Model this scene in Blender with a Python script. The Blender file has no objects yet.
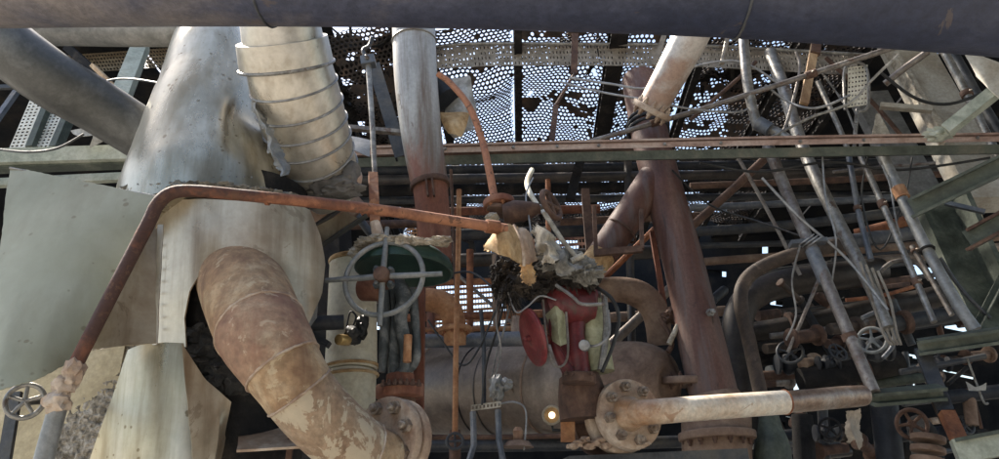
import bpy, bmesh, math, random
from mathutils import Vector, Matrix, noise
random.seed(7)
SC = bpy.context.scene
C = SC.collection
V = Vector
# ---------------------------------------------------------------- camera
F = 750.0
cam_d = bpy.data.cameras.new('camera'); cam = bpy.data.objects.new('camera', cam_d); C.objects.link(cam)
cam_d.sensor_fit = 'HORIZONTAL'; cam_d.sensor_width = 36; cam_d.lens = F/999*36
cam_d.clip_start = 0.05; cam_d.clip_end = 3000
CAM = Matrix.Translation((0, 0, 1.6)) @ Matrix.Rotation(math.radians(90+23), 4, 'X') @ Matrix.Rotation(math.radians(-4), 4, 'Z')
cam.matrix_world = CAM
SC.camera = cam
R3 = CAM.to_3x3(); O = CAM.translation
FWD = R3 @ V((0, 0, -1)); UP = R3 @ V((0, 1, 0)); RT = R3 @ V((1, 0, 0))
def P(x, y, Y):
    d = R3 @ V(((x-499.5)/F, -(y-229.5)/F, -1))
    return O + d*(Y/d.y)
def S(r, p):                     # a size measured on the photo, at the distance of point p
    return r*(p-O).dot(FWD)/F
# ---------------------------------------------------------------- materials
M = {}
def mat(name, cols, rough=.7, metal=0., scale=4., bump=.25, fine=40., spread=.16, streak=None, grad=None, spec=.4, speck=.2, flake=None, spots=None, drips=None):
    m = bpy.data.materials.new(name); m.use_nodes = True
    nt = m.node_tree; N = nt.nodes; L = nt.links
    b = N['Principled BSDF']
    tc = N.new('ShaderNodeTexCoord')
    mp = N.new('ShaderNodeMapping'); L.new(tc.outputs['Object'], mp.inputs[0])
    if streak: mp.inputs['Scale'].default_value = streak
    n1 = N.new('ShaderNodeTexNoise'); n1.inputs['Scale'].default_value = scale; n1.inputs['Detail'].default_value = 9; n1.inputs['Roughness'].default_value = .68
    n1.inputs['Distortion'].default_value = .4
    L.new(mp.outputs[0], n1.inputs['Vector'])
    cr = N.new('ShaderNodeValToRGB'); e = cr.color_ramp.elements
    k = len(cols)
    while len(e) < k: e.new(.5)
    for i, c in enumerate(cols):
        e[i].position = .5+spread*(i/(k-1)-.5)*2 if k > 1 else .5
        e[i].color = (*c, 1)
    fac = n1.outputs['Fac']
    if grad:
        ax, z0, z1, amt = grad
        sp = N.new('ShaderNodeSeparateXYZ'); g = N.new('ShaderNodeNewGeometry'); L.new(g.outputs['Position'], sp.inputs[0])
        mr = N.new('ShaderNodeMapRange'); mr.inputs[1].default_value = z0; mr.inputs[2].default_value = z1
        mr.inputs[3].default_value = -amt; mr.inputs[4].default_value = amt
        L.new(sp.outputs[ax], mr.inputs[0])
        ad = N.new('ShaderNodeMath'); ad.operation = 'ADD'; L.new(fac, ad.inputs[0]); L.new(mr.outputs[0], ad.inputs[1]); fac = ad.outputs[0]
    L.new(fac, cr.inputs[0])
    n2 = N.new('ShaderNodeTexNoise'); n2.inputs['Scale'].default_value = fine; n2.inputs['Detail'].default_value = 6; n2.inputs['Roughness'].default_value = .7
    L.new(tc.outputs['Object'], n2.inputs['Vector'])
    r2 = N.new('ShaderNodeMapRange'); r2.inputs[1].default_value = .35; r2.inputs[2].default_value = .65; r2.inputs[3].default_value = 1-speck; r2.inputs[4].default_value = 1+speck*.5
    L.new(n2.outputs['Fac'], r2.inputs[0])
    mx = N.new('ShaderNodeMix'); mx.data_type = 'RGBA'; mx.blend_type = 'MULTIPLY'; mx.inputs['Factor'].default_value = 1
    L.new(cr.outputs[0], mx.inputs['A']); L.new(r2.outputs[0], mx.inputs['B'])
    out = mx.outputs['Result']
    def lay(fac, col):
        nonlocal out
        q = N.new('ShaderNodeMix'); q.data_type = 'RGBA'; q.inputs['B'].default_value = (*col, 1)
        L.new(fac, q.inputs['Factor']); L.new(out, q.inputs['A']); out = q.outputs['Result']
    def edge(src, lo, hi, amt=1.):
        q = N.new('ShaderNodeMapRange'); q.inputs[1].default_value = lo; q.inputs[2].default_value = hi; q.inputs[4].default_value = amt; L.new(src, q.inputs[0]); return q.outputs[0]
    if drips:                        # dirt runs, long along the drop
        col, amt, sx = drips
        m2 = N.new('ShaderNodeMapping'); m2.inputs['Scale'].default_value = (sx, sx, sx*.07); L.new(tc.outputs['Object'], m2.inputs[0])
        n3 = N.new('ShaderNodeTexNoise'); n3.inputs['Scale'].default_value = 1; n3.inputs['Detail'].default_value = 7; n3.inputs['Roughness'].default_value = .62; L.new(m2.outputs[0], n3.inputs['Vector'])
        lay(edge(n3.outputs['Fac'], .5, .68, amt), col)
    if spots:                        # separate spots of rust or tar
        col, sc, rad = spots
        vo = N.new('ShaderNodeTexVoronoi'); vo.inputs['Scale'].default_value = sc; L.new(tc.outputs['Object'], vo.inputs['Vector'])
        ns = N.new('ShaderNodeTexNoise'); ns.inputs['Scale'].default_value = sc*.5; L.new(tc.outputs['Object'], ns.inputs['Vector'])
        m3 = N.new('ShaderNodeMath'); m3.operation = 'MULTIPLY_ADD'; m3.inputs[1].default_value = -1.6; m3.inputs[2].default_value = .8; L.new(ns.outputs['Fac'], m3.inputs[0])
        a3 = N.new('ShaderNodeMath'); a3.operation = 'ADD'; L.new(vo.outputs['Distance'], a3.inputs[0]); L.new(m3.outputs[0], a3.inputs[1])
        lay(edge(a3.outputs[0], rad+.1, rad, .75), col)
    if flake:                        # paint or scale with a crisp broken edge
        col, sc, th, amt = flake
        n4 = N.new('ShaderNodeTexNoise'); n4.inputs['Scale'].default_value = sc; n4.inputs['Detail'].default_value = 11; n4.inputs['Roughness'].default_value = .66; n4.inputs['Distortion'].default_value = .7; L.new(mp.outputs[0], n4.inputs['Vector'])
        lay(edge(n4.outputs['Fac'], th, th+.018, amt), col)
    L.new(out, b.inputs['Base Color'])
    b.inputs['Metallic'].default_value = metal; b.inputs['Specular IOR Level'].default_value = spec
    rr = N.new('ShaderNodeMapRange'); rr.inputs[3].default_value = max(.05, rough-.15); rr.inputs[4].default_value = min(1, rough+.15); rr.inputs[1].default_value = .3; rr.inputs[2].default_value = .7
    L.new(n1.outputs['Fac'], rr.inputs[0]); L.new(rr.outputs[0], b.inputs['Roughness'])
    if bump:
        ad = N.new('ShaderNodeMath'); ad.operation = 'MULTIPLY_ADD'; ad.inputs[1].default_value = .5
        L.new(n2.outputs['Fac'], ad.inputs[0]); L.new(n1.outputs['Fac'], ad.inputs[2])
        bp = N.new('ShaderNodeBump'); bp.inputs['Strength'].default_value = bump; bp.inputs['Distance'].default_value = .02
        L.new(ad.outputs[0], bp.inputs['Height']); L.new(bp.outputs[0], b.inputs['Normal'])
    M[name] = m
    return m
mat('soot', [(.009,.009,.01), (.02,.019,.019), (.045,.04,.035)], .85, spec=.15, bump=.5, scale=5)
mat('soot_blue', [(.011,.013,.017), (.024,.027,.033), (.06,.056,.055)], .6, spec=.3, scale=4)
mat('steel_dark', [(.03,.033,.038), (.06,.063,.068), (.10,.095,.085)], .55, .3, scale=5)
mat('steel_blue', [(.07,.08,.095), (.13,.14,.155), (.2,.2,.2)], .5, .3, scale=6)
mat('overhead_grad', [(.16,.14,.135), (.05,.055,.085), (.022,.027,.05)], .5, .1, scale=3, bump=.3, grad=(0, -1.4, .6, .25), spread=.25, speck=.3, flake=((.10,.075,.06), 7, .63, .5))  # grey-brown at the left end, darker navy towards the right
mat('galv', [(.12,.105,.09), (.24,.23,.21), (.40,.385,.35)], .42, .4, scale=9, bump=.2, spread=.2, speck=.3, flake=((.10,.06,.04), 13, .6, .7))
mat('tube_grey', [(.09,.065,.05), (.18,.16,.145), (.32,.30,.27)], .5, .3, scale=9, spread=.2, speck=.3, flake=((.11,.06,.04), 12, .6, .7))
mat('grey_clad', [(.13,.13,.12), (.22,.22,.21), (.32,.31,.29)], .5, .3, scale=5, bump=.15)
mat('diag_pipe', [(.07,.07,.065), (.13,.13,.125), (.20,.19,.17)], .5, .3, scale=4, bump=.1, grad=(0,-1.7,-1.2,.15))
mat('rust', [(.10,.035,.018), (.22,.085,.04), (.34,.16,.08)], .85, scale=7, bump=.4)
mat('rust_orange', [(.20,.085,.04), (.33,.16,.075), (.44,.26,.145)], .85, scale=8, bump=.35)
mat('rust_red', [(.085,.032,.02), (.18,.07,.042), (.28,.145,.095)], .8, scale=6, bump=.3, streak=(1,1,.3))
mat('rust_dark', [(.04,.022,.016), (.09,.05,.035), (.16,.10,.07)], .85, scale=6, bump=.4)
mat('rust_tube', [(.06,.028,.02), (.18,.07,.038), (.34,.15,.08)], .75, flake=((.10,.05,.03), 22, .58, .8), scale=9, bump=.3, grad=(0,-1.35,-.2,.2))
mat('mid_pipe', [(.17,.05,.03), (.20,.10,.07), (.24,.22,.20), (.33,.325,.31), (.42,.42,.41)], .5, .2, scale=3, grad=(2,3.55,4.4,.2), spread=.22, bump=.12, streak=(1.5,1.5,.3), speck=.15, drips=((.13,.085,.055), .85, 11), flake=((.11,.08,.06), 8, .62, .6))
mat('pipe_light', [(.32,.22,.17), (.46,.42,.38), (.55,.52,.48)], .55, .2, scale=4, grad=(2,4.9,5.2,.12), bump=.2)
mat('flange_dust', [(.20,.12,.08), (.34,.25,.18), (.50,.42,.34)], .8, scale=6, bump=.22)
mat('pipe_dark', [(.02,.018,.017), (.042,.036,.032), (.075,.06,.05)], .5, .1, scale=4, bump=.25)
mat('pipe_brown', [(.03,.022,.018), (.07,.05,.038), (.13,.095,.07)], .7, scale=5, bump=.3, flake=((.16,.12,.09), 9, .62, .6))
mat('pipe_end', [(.15,.085,.055), (.27,.20,.15), (.40,.37,.33)], .4, .4, scale=6, bump=.25, spread=.2, speck=.3, drips=((.12,.06,.04), .7, 14))
mat('drum', [(.10,.072,.05), (.18,.135,.10), (.27,.21,.16)], .38, .15, spec=.6, drips=((.07,.05,.04), .6, 4), scale=2.6, bump=.2)
mat('bolt_steel', [(.10,.065,.045), (.22,.17,.13), (.42,.37,.31)], .5, .3, scale=20, bump=.2)
mat('drum_rust', [(.11,.065,.042), (.19,.125,.088), (.28,.20,.145)], .8, scale=4, bump=.3)
mat('cream', [(.30,.22,.13), (.58,.55,.43), (.66,.64,.54)], .6, scale=3.4, bump=.12, spread=.2, speck=.15)
mat('olive', [(.17,.16,.09), (.32,.32,.20), (.45,.46,.32)], .6, scale=6, bump=.2)
mat('red_paint', [(.045,.013,.013), (.105,.016,.02), (.18,.035,.035)], .45, scale=7, bump=.2, flake=((.07,.04,.03), 14, .58, .8))
mat('red_bright', [(.10,.02,.02), (.17,.028,.03), (.23,.055,.05)], .45, scale=7, bump=.2, flake=((.09,.05,.04), 16, .6, .8))
mat('green_dark', [(.010,.022,.017), (.018,.046,.034), (.045,.08,.062)], .5, scale=6, bump=.2)
mat('valve_teal', [(.02,.023,.023), (.06,.07,.072), (.2,.205,.2)], .6, .1, scale=9, bump=.3)
mat('wheel_grey', [(.12,.13,.13), (.2,.21,.205), (.3,.3,.285)], .6, .1, scale=9, bump=.3)
mat('green_beam', [(.03,.036,.028), (.065,.078,.06), (.13,.14,.11)], .65, scale=5, bump=.2)
mat('green_pale', [(.2,.22,.17), (.33,.35,.28), (.42,.43,.36)], .65, scale=5, bump=.15)
mat('beam_face', [(.2,.12,.09), (.36,.26,.22), (.48,.40,.35)], .8, scale=6, bump=.35, streak=(.4,1,1))
mat('beam_web', [(.035,.04,.03), (.075,.085,.065), (.13,.12,.09)], .7, scale=4, bump=.3)
mat('wood', [(.22,.13,.07), (.42,.28,.16), (.55,.42,.27)], .8, scale=8, bump=.3, streak=(1,1,.2))
mat('tray', [(.16,.13,.10), (.27,.235,.19), (.38,.34,.29)], .6, .15, scale=6)
mat('tray_pale', [(.5,.46,.36), (.68,.64,.53), (.75,.72,.63)], .6, .1, scale=6, bump=.1)
mat('mesh_steel', [(.03,.026,.026), (.07,.06,.055), (.15,.10,.07)], .6, .2, scale=6)
mat('mesh_brown', [(.12,.085,.055), (.2,.155,.10), (.28,.23,.16)], .7, scale=6)
mat('wool_black', [(.008,.008,.008), (.02,.019,.018), (.06,.055,.05)], .95, scale=14, bump=.9, fine=70)
mat('wool_grey', [(.09,.085,.075), (.2,.19,.165), (.34,.32,.28)], .95, scale=16, bump=.9, fine=80)
mat('wool_mesh', [(.13,.11,.08), (.30,.26,.2), (.48,.43,.36)], .95, scale=22, bump=1., fine=60, spread=.12)
mat('wool_tan', [(.24,.14,.06), (.42,.28,.14), (.52,.40,.25)], .9, scale=9, bump=.5)
mat('cloth_white', [(.16,.15,.13), (.33,.32,.29), (.52,.52,.5)], .7, scale=6, bump=.2)
mat('cloth_grey', [(.06,.058,.055), (.11,.105,.10), (.17,.16,.15)], .9, scale=6, bump=.3)
mat('foil', [(.42,.44,.47), (.6,.63,.68), (.74,.77,.82)], .25, .7, scale=8, bump=.3)
mat('tan_panel', [(.30,.24,.14), (.42,.35,.22), (.5,.43,.3)], .75, scale=3, bump=.1)
mat('rubber', [(.012,.012,.012), (.02,.02,.02), (.035,.034,.032)], .5, scale=9, bump=.1)
mat('brass', [(.35,.22,.08), (.55,.38,.16), (.6,.45,.22)], .4, .6, scale=9)
mat('chalk', [(.16,.135,.10), (.33,.29,.225), (.5,.46,.38)], .9, scale=12, bump=.4)
mat('wire_grey', [(.16,.16,.16), (.26,.26,.26), (.36,.36,.35)], .5, .3, scale=12, bump=0)
mat('duct_beige', [(.30,.26,.2), (.40,.37,.31), (.48,.46,.4)], .6, .1, scale=3, bump=.15)
mat('concrete', [(.2,.19,.17), (.28,.27,.25), (.34,.33,.31)], .9, scale=2, bump=.3)
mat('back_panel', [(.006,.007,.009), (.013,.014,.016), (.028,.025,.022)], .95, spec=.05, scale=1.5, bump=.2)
mat('elbow', [(.19,.10,.05), (.31,.20,.11), (.44,.34,.22)], .75, scale=5, bump=.3, fine=24, spread=.17, speck=.3, flake=((.47,.39,.26), 11, .6, .5), drips=((.12,.06,.035), .6, 12))
mat('elbow_red', [(.19,.10,.06), (.285,.175,.11), (.41,.31,.21)], .75, scale=5, bump=.3, fine=24, speck=.3, flake=((.46,.37,.26), 11, .6, .5), drips=((.15,.06,.04), .5, 12))
mat('peel', [(.17,.10,.06), (.26,.175,.11), (.34,.26,.18)], .75, scale=5, bump=.3, spread=.16, speck=.3, streak=(1,1,.6), flake=((.47,.41,.30), 8, .51, .62))
mat('valve_pipe', [(.33,.18,.09), (.48,.35,.24), (.62,.55,.45), (.68,.64,.56)], .5, scale=5, bump=.22, spread=.3, spec=.5, grad=(0,.6,1.5,.16), flake=((.28,.15,.08), 9, .63, .7), speck=.25)
mat('column', [(.062,.027,.02), (.12,.06,.045), (.185,.125,.10)], .65, .05, scale=3, bump=.2, streak=(1.6,1.6,.22), spread=.2, spec=.35, drips=((.125,.105,.10), .9, 9), flake=((.04,.028,.024), 4, .6, .7))
mat('wool_brown', [(.008,.007,.007), (.026,.022,.019), (.11,.09,.07)], .95, scale=14, bump=.9, fine=70)
mat('clad', [(.27,.22,.14), (.46,.42,.325), (.62,.585,.50)], .33, .75, scale=2.2, bump=.06, fine=16, spread=.2, speck=.1, streak=(1,1,.3), drips=((.16,.115,.055), .6, 9), spots=((.15,.11,.06), 26, -.06))
mat('clad_brown', [(.27,.205,.135), (.42,.36,.27), (.55,.50,.40)], .38, .55, scale=2.2, bump=.06, fine=18, spread=.2, speck=.1, drips=((.17,.11,.06), .6, 10), flake=((.20,.15,.10), 5, .6, .5))
mat('clad_white', [(.30,.26,.20), (.48,.445,.38), (.61,.58,.52)], .36, .5, scale=3, bump=.06, fine=20, spread=.2, speck=.12, drips=((.20,.16,.11), .35, 18))
mat('sheet_pale', [(.23,.22,.14), (.29,.285,.20), (.345,.34,.26)], .45, .25, scale=1.6, bump=.04, fine=10, spread=.22, speck=.06, spots=((.17,.14,.085), 20, -.05), drips=((.16,.14,.08), .4, 5))
def lamp_mat():
    m = bpy.data.materials.new('lamp_glow'); m.use_nodes = True; b = m.node_tree.nodes['Principled BSDF']
    b.inputs['Base Color'].default_value = (.8,.7,.5,1); b.inputs['Emission Color'].default_value = (1,.8,.5,1); b.inputs['Emission Strength'].default_value = .9
    M['lamp_glow'] = m
lamp_mat()
# ---------------------------------------------------------------- shapes
def frame_of(d, hint=None):
    d = d.normalized(); h = V(hint) if hint is not None else (V((0,0,1)) if abs(d.z) < .9 else V((0,1,0)))
    u = d.cross(h).normalized(); w = u.cross(d).normalized()
    return u, w
def catmull(pts, n=6):
    out = []
    q = [pts[0]]+list(pts)+[pts[-1]]
    for i in range(1, len(q)-2):
        p0, p1, p2, p3 = q[i-1], q[i], q[i+1], q[i+2]
        for k in range(n):
            t = k/n
            out.append(tuple(.5*((2*p1[j])+(-p0[j]+p2[j])*t+(2*p0[j]-5*p1[j]+4*p2[j]-p3[j])*t*t+(-p0[j]+3*p1[j]-3*p2[j]+p3[j])*t**3) for j in range(4)))
    out.append(tuple(pts[-1]))
    return out
def tube_w(bm, pts, rad, seg=16, jit=0., cap=True, hollow=False):   # pts world
    n = len(pts); rings = []
    t = [(pts[min(i+1,n-1)]-pts[max(i-1,0)]).normalized() for i in range(n)]
    u, w = frame_of(t[0])
    for i in range(n):
        u = (u-t[i]*u.dot(t[i])).normalized(); w = t[i].cross(u)
        ring = []
        for k in range(seg):
            a = 2*math.pi*k/seg
            d = u*math.cos(a)+w*math.sin(a)
            r = rad[i]
            if jit: r *= 1+jit*noise.noise((pts[i]+d*r)*3.1/max(.05, rad[i]*6)*.6)
            ring.append(bm.verts.new(pts[i]+d*r))
        rings.append(ring)
    for i in range(n-1):
        for k in range(seg):
            bm.faces.new((rings[i][k], rings[i][(k+1)%seg], rings[i+1][(k+1)%seg], rings[i+1][k]))
    if hollow:
        for rg, i, s in ((rings[0], 0, 1), (rings[-1], n-1, -1)):
            inn = [bm.verts.new(pts[i]+(v.co-pts[i])*.9) for v in rg]; deep = [bm.verts.new(v.co+t[i]*s*rad[i]*.8) for v in inn]
            for k in range(seg):
                bm.faces.new((rg[k], inn[k], inn[(k+1)%seg], rg[(k+1)%seg])); bm.faces.new((inn[k], deep[k], deep[(k+1)%seg], inn[(k+1)%seg]))
            bm.faces.new(deep)
    elif cap:
        bm.faces.new(rings[0][::-1]); bm.faces.new(rings[-1])
    return bm
def tube(pp, seg=16, smooth=0, jit=0., bm=None, hollow=False, fillet=0):   # pp: (x, y, Y, r) on the photo
    bm = bm or bmesh.new()
    if smooth: pp = catmull(pp, smooth)
    elif len(pp) == 2 or jit:
        q = []
        for a, b in zip(pp, pp[1:]):
            m = 8
            q += [tuple(a[j]+(b[j]-a[j])*k/m for j in range(4)) for k in range(m)]
        pp = q+[pp[-1]]
    w = [P(*p[:3]) for p in pp]
    return tube_w(bm, w, [S(p[3], a) for p, a in zip(pp, w)], seg, jit, hollow=hollow)
def cyl_w(a, b, r0, r1=None, seg=24, bm=None, bev=0.):
    bm = bm or bmesh.new(); r1 = r0 if r1 is None else r1
    L = (b-a).length; d = (b-a)/L if L else V((0,0,1))
    if bev: return tube_w(bm, [a, a+d*bev*.3, a+d*bev, b-d*bev, b-d*bev*.3, b], [r0-bev, r0-bev*.3, r0, r1, r1-bev*.3, r1-bev], seg)
    return tube_w(bm, [a, b], [r0, r1], seg)
def beam_w(a, b, w, h, hint=None, bm=None, prof=None, nseg=1, sag=0.):
    bm = bm or bmesh.new()
    d = b-a; u, v = frame_of(d, hint)
    prof = prof or [(-.5,-.5), (.5,-.5), (.5,.5), (-.5,.5)]
    rings = []
    for i in range(nseg+1):
        t = i/nseg
        c = a+d*t+v*sag*4*t*(1-t)
        rings.append([bm.verts.new(c+u*x*w+v*y*h) for x, y in prof])
    k = len(prof)
    for r0, r1 in zip(rings, rings[1:]):
        for i in range(k): bm.faces.new((r0[i], r0[(i+1)%k], r1[(i+1)%k], r1[i]))
    bm.faces.new(rings[0][::-1]); bm.faces.new(rings[-1])
    return bm
IP = [(-.5,-.5),(.5,-.5),(.5,-.38),(.1,-.38),(.1,.38),(.5,.38),(.5,.5),(-.5,.5),(-.5,.38),(-.1,.38),(-.1,-.38),(-.5,-.38)]
LP = [(-.5,-.5),(.5,-.5),(.5,-.36),(-.34,-.36),(-.34,.5),(-.5,.5)]
CP = [(-.5,-.5),(.5,-.5),(.5,-.36),(-.3,-.36),(-.3,.36),(.5,.36),(.5,.5),(-.5,.5)]
def beam(a, b, wpx, hpx=None, prof=None, hint=None, bm=None):
    pa, pb = P(*a), P(*b); s = S(1, (pa+pb)/2)
    return beam_w(pa, pb, wpx*s, (hpx or wpx)*s, hint, bm, prof)
def polyat(pl, t):              # a point at share t of a polyline's length
    L = [math.dist(a[:2], b[:2]) for a, b in zip(pl, pl[1:])]; T = sum(L)*t
    for a, b, l in zip(pl, pl[1:], L):
        if T <= l+1e-9: 
            f = T/l if l else 0
            return tuple(a[j]+(b[j]-a[j])*f for j in range(len(a)))
        T -= l
    return pl[-1]
def loft(top, bot, nu=24, nv=10, thick=.006, amp=0., freq=3., yf=None, bulge=0., bm=None, edge=0., seed=0):
    """sheet between two edges given on the photo, each a polyline of (x, y, Y)"""
    bm = bm or bmesh.new(); g = []
    for j in range(nv+1):
        row = []
        for i in range(nu+1):
            a, b = polyat(top, i/nu), polyat(bot, i/nu); t = j/nv
            x, y, Y = (a[k]+(b[k]-a[k])*t for k in range(3))
            if yf: Y = yf(x, y)
            p = P(x, y, Y)
            e = 1.
            p = p+V((noise.noise(p*freq+V((seed,0,0))), noise.noise(p*freq+V((seed,9,0))), noise.noise(p*freq+V((seed,0,9)))))*amp
            if edge and (i in (0, nu) or j in (0, nv)): p = p+V((random.uniform(-1,1), 0, random.uniform(-1,1)))*edge
            p.y -= bulge*math.sin(math.pi*i/nu)*math.sin(math.pi*(.15+.7*t))
            row.append(p)
        g.append(row)
    nrm = []
    for j in range(nv+1):
        r = []
        for i in range(nu+1):
            du = g[j][min(i+1,nu)]-g[j][max(i-1,0)]; dv = g[min(j+1,nv)][i]-g[max(j-1,0)][i]
            n = du.cross(dv); r.append(n.normalized() if n.length > 1e-9 else V((0,-1,0)))
        nrm.append(r)
    A = [[bm.verts.new(p) for p in row] for row in g]
    B = [[bm.verts.new(g[j][i]-nrm[j][i]*thick*(1 if nrm[j][i].y < 0 else -1)) for i in range(nu+1)] for j in range(nv+1)]
    for j in range(nv):
        for i in range(nu):
            bm.faces.new((A[j][i], A[j+1][i], A[j+1][i+1], A[j][i+1])); bm.faces.new((B[j][i], B[j][i+1], B[j+1][i+1], B[j+1][i]))
    for j in range(nv):
        bm.faces.new((A[j][0], B[j][0], B[j+1][0], A[j+1][0])); bm.faces.new((A[j][nu], A[j+1][nu], B[j+1][nu], B[j][nu]))
    for i in range(nu):
        bm.faces.new((A[0][i], A[0][i+1], B[0][i+1], B[0][i])); bm.faces.new((A[nv][i], B[nv][i], B[nv][i+1], A[nv][i+1]))
    return bm
def lump(c, size, sub=4, amp=.35, freq=2.2, seed=0, bm=None):
    """rough mass of wool or ash round world point c; size = half sizes in x, y, z"""
    new = bmesh.new(); bmesh.ops.create_icosphere(new, subdivisions=sub, radius=1)
    s = V(size)
    for v in new.verts:
        d = v.co.normalized(); q = d*freq+V((seed*3.7, seed*1.3, 0))
        k = 1+amp*noise.fractal(q, 1., 2., 4)+amp*.5*noise.noise(q*4)+amp*.25*noise.noise(q*11)
        v.co = c+V((d.x*s.x, d.y*s.y, d.z*s.z))*k
    if bm is None: return new
    me = bpy.data.meshes.new('tmp'); new.to_mesh(me); bm.from_mesh(me); bpy.data.meshes.remove(me); new.free()
    return bm
def shards(bm, c, size, n, ln, wd, droop=.5):
    """ragged torn strips sticking out of a mass"""
    for _ in range(n):
        d = V((random.gauss(0,1), random.gauss(0,1), random.gauss(0,1))).normalized()
        a = c+V((d.x*size[0], d.y*size[1], d.z*size[2]))*random.uniform(.6, 1.05)
        e = (d+V((0,0,-droop))+V((random.uniform(-.5,.5),random.uniform(-.5,.5),random.uniform(-.5,.5)))).normalized()
        l = ln*random.uniform(.4, 1.2); w = wd*random.uniform(.5, 1.3); s, v = frame_of(e)
        m = a+e*l*.55+v*l*random.uniform(-.2,.2)
        q = [bm.verts.new(x) for x in (a-s*w*.5, a+s*w*.5, m+s*w*.4, m-s*w*.35, a+e*l)]
        r = [bm.verts.new(v_.co+v*w*.18) for v_ in q]
        for f in ((0,1,2,3), (3,2,4)): bm.faces.new([q[i] for i in f]); bm.faces.new([r[i] for i in f][::-1])
        for i, j in ((0,1),(1,2),(2,4),(4,3),(3,0)): bm.faces.new((q[i], r[i], r[j], q[j]))
    return bm
def hexpanel(A, B, D, pitch, wall=.2, thick=.005, skip=None, warp=0., sx=1., clog=None):
    """plate with hexagonal holes on the parallelogram A, B (along), D (across)"""
    bm = bmesh.new()
    u = B-A; v = D-A; Lu, Lv = u.length, v.length; u = u/Lu; v = v/Lv; n = u.cross(v).normalized()
    if n.z < 0: n = -n
    r = pitch/math.sqrt(3); dv = r*1.5*sx
    rows = int(Lv/dv); cols = int(Lu/pitch)
    cache = {}
    def vert(x, y, z):
        k = (round(x, 4), round(y, 4), z)
        if k not in cache:
            p = A+u*x+v*y
            if warp: p = p+n*(warp*noise.noise(p*1.1)+warp*.35*noise.noise(p*3.7))
            cache[k] = bm.verts.new(p+n*z)
        return cache[k]
    for j in range(rows):
        for i in range(cols):
            cx = (i+.5+(.5 if j%2 else 0))*pitch; cy = (j+.6)*dv
            if skip and skip(cx/Lu, cy/Lv): continue
            out = []; inn = []
            if clog and clog(A+u*cx+v*cy):
                bm.faces.new([vert(cx+r*math.cos(math.pi/6+k*math.pi/3), cy+r*math.sin(math.pi/6+k*math.pi/3)*sx, 0) for k in range(6)]); continue
            for k in range(6):
                a = math.pi/6+k*math.pi/3
                ox, oy = r*math.cos(a), r*math.sin(a)*sx
                out.append((cx+ox, cy+oy)); inn.append((cx+ox*(1-wall), cy+oy*(1-wall)))
            for k in range(6):
                o0, o1, i0, i1 = out[k], out[(k+1)%6], inn[k], inn[(k+1)%6]
                bm.faces.new((vert(*o0,0), vert(*o1,0), vert(*i1,0), vert(*i0,0)))
                bm.faces.new((vert(*i0,0), vert(*i1,0), vert(*i1,thick), vert(*i0,thick)))
    return bm
def slotpanel(A, B, D, nu, nv, fu=.5, fv=.5, thick=.004, lost=0.):
    """plate with rows of oblong holes on the parallelogram A, B (along), D (across)"""
    bm = bmesh.new(); u = (B-A)/nu; v = (D-A)/nv; n = u.cross(v).normalized()*thick
    def vv(x, y, z): return bm.verts.new(A+u*x+v*y+n*z)
    for j in range(nv):
        for i in range(nu):
            o = [(i,j),(i+1,j),(i+1,j+1),(i,j+1)]
            a, b = (1-fu)/2, (1-fv)/2
            h = [(i+a,j+b),(i+1-a,j+b),(i+1-a,j+1-b),(i+a,j+1-b)]
            if random.random() < lost:
                bm.faces.new([vv(*q,0) for q in o]); continue
            for k in range(4):
                bm.faces.new((vv(*o[k],0), vv(*o[(k+1)%4],0), vv(*h[(k+1)%4],0), vv(*h[k],0)))
                bm.faces.new((vv(*h[k],0), vv(*h[(k+1)%4],0), vv(*h[(k+1)%4],1), vv(*h[k],1)))
                bm.faces.new((vv(*o[k],1), vv(*h[k],1), vv(*h[(k+1)%4],1), vv(*o[(k+1)%4],1)))
    bmesh.ops.remove_doubles(bm, verts=bm.verts, dist=1e-5)
    return bm
def torus_w(c, n, R, r, seg=40, ms=10, bm=None, a0=0, a1=2*math.pi):
    bm = bm or bmesh.new(); u, w = frame_of(n); full = abs(a1-a0-2*math.pi) < 1e-6; rings = []
    for i in range(seg if full else seg+1):
        a = a0+(a1-a0)*i/seg; d = u*math.cos(a)+w*math.sin(a)
        rings.append([bm.verts.new(c+d*(R+r*math.cos(2*math.pi*k/ms))+n.normalized()*r*math.sin(2*math.pi*k/ms)) for k in range(ms)])
    q = len(rings)
    for i in range(q if full else q-1):
        for k in range(ms): bm.faces.new((rings[i][k], rings[i][(k+1)%ms], rings[(i+1)%q][(k+1)%ms], rings[(i+1)%q][k]))
    return bm
def bolt_w(c, d, r, h, bm=None):
    bm = bm or bmesh.new(); d = d.normalized()
    tube_w(bm, [c, c+d*h*.6], [r, r*.97], 6); tube_w(bm, [c+d*h*.6, c+d*h*1.1, c+d*h*1.2], [r*.55, r*.55, r*.4], 10)
    return bm
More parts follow.
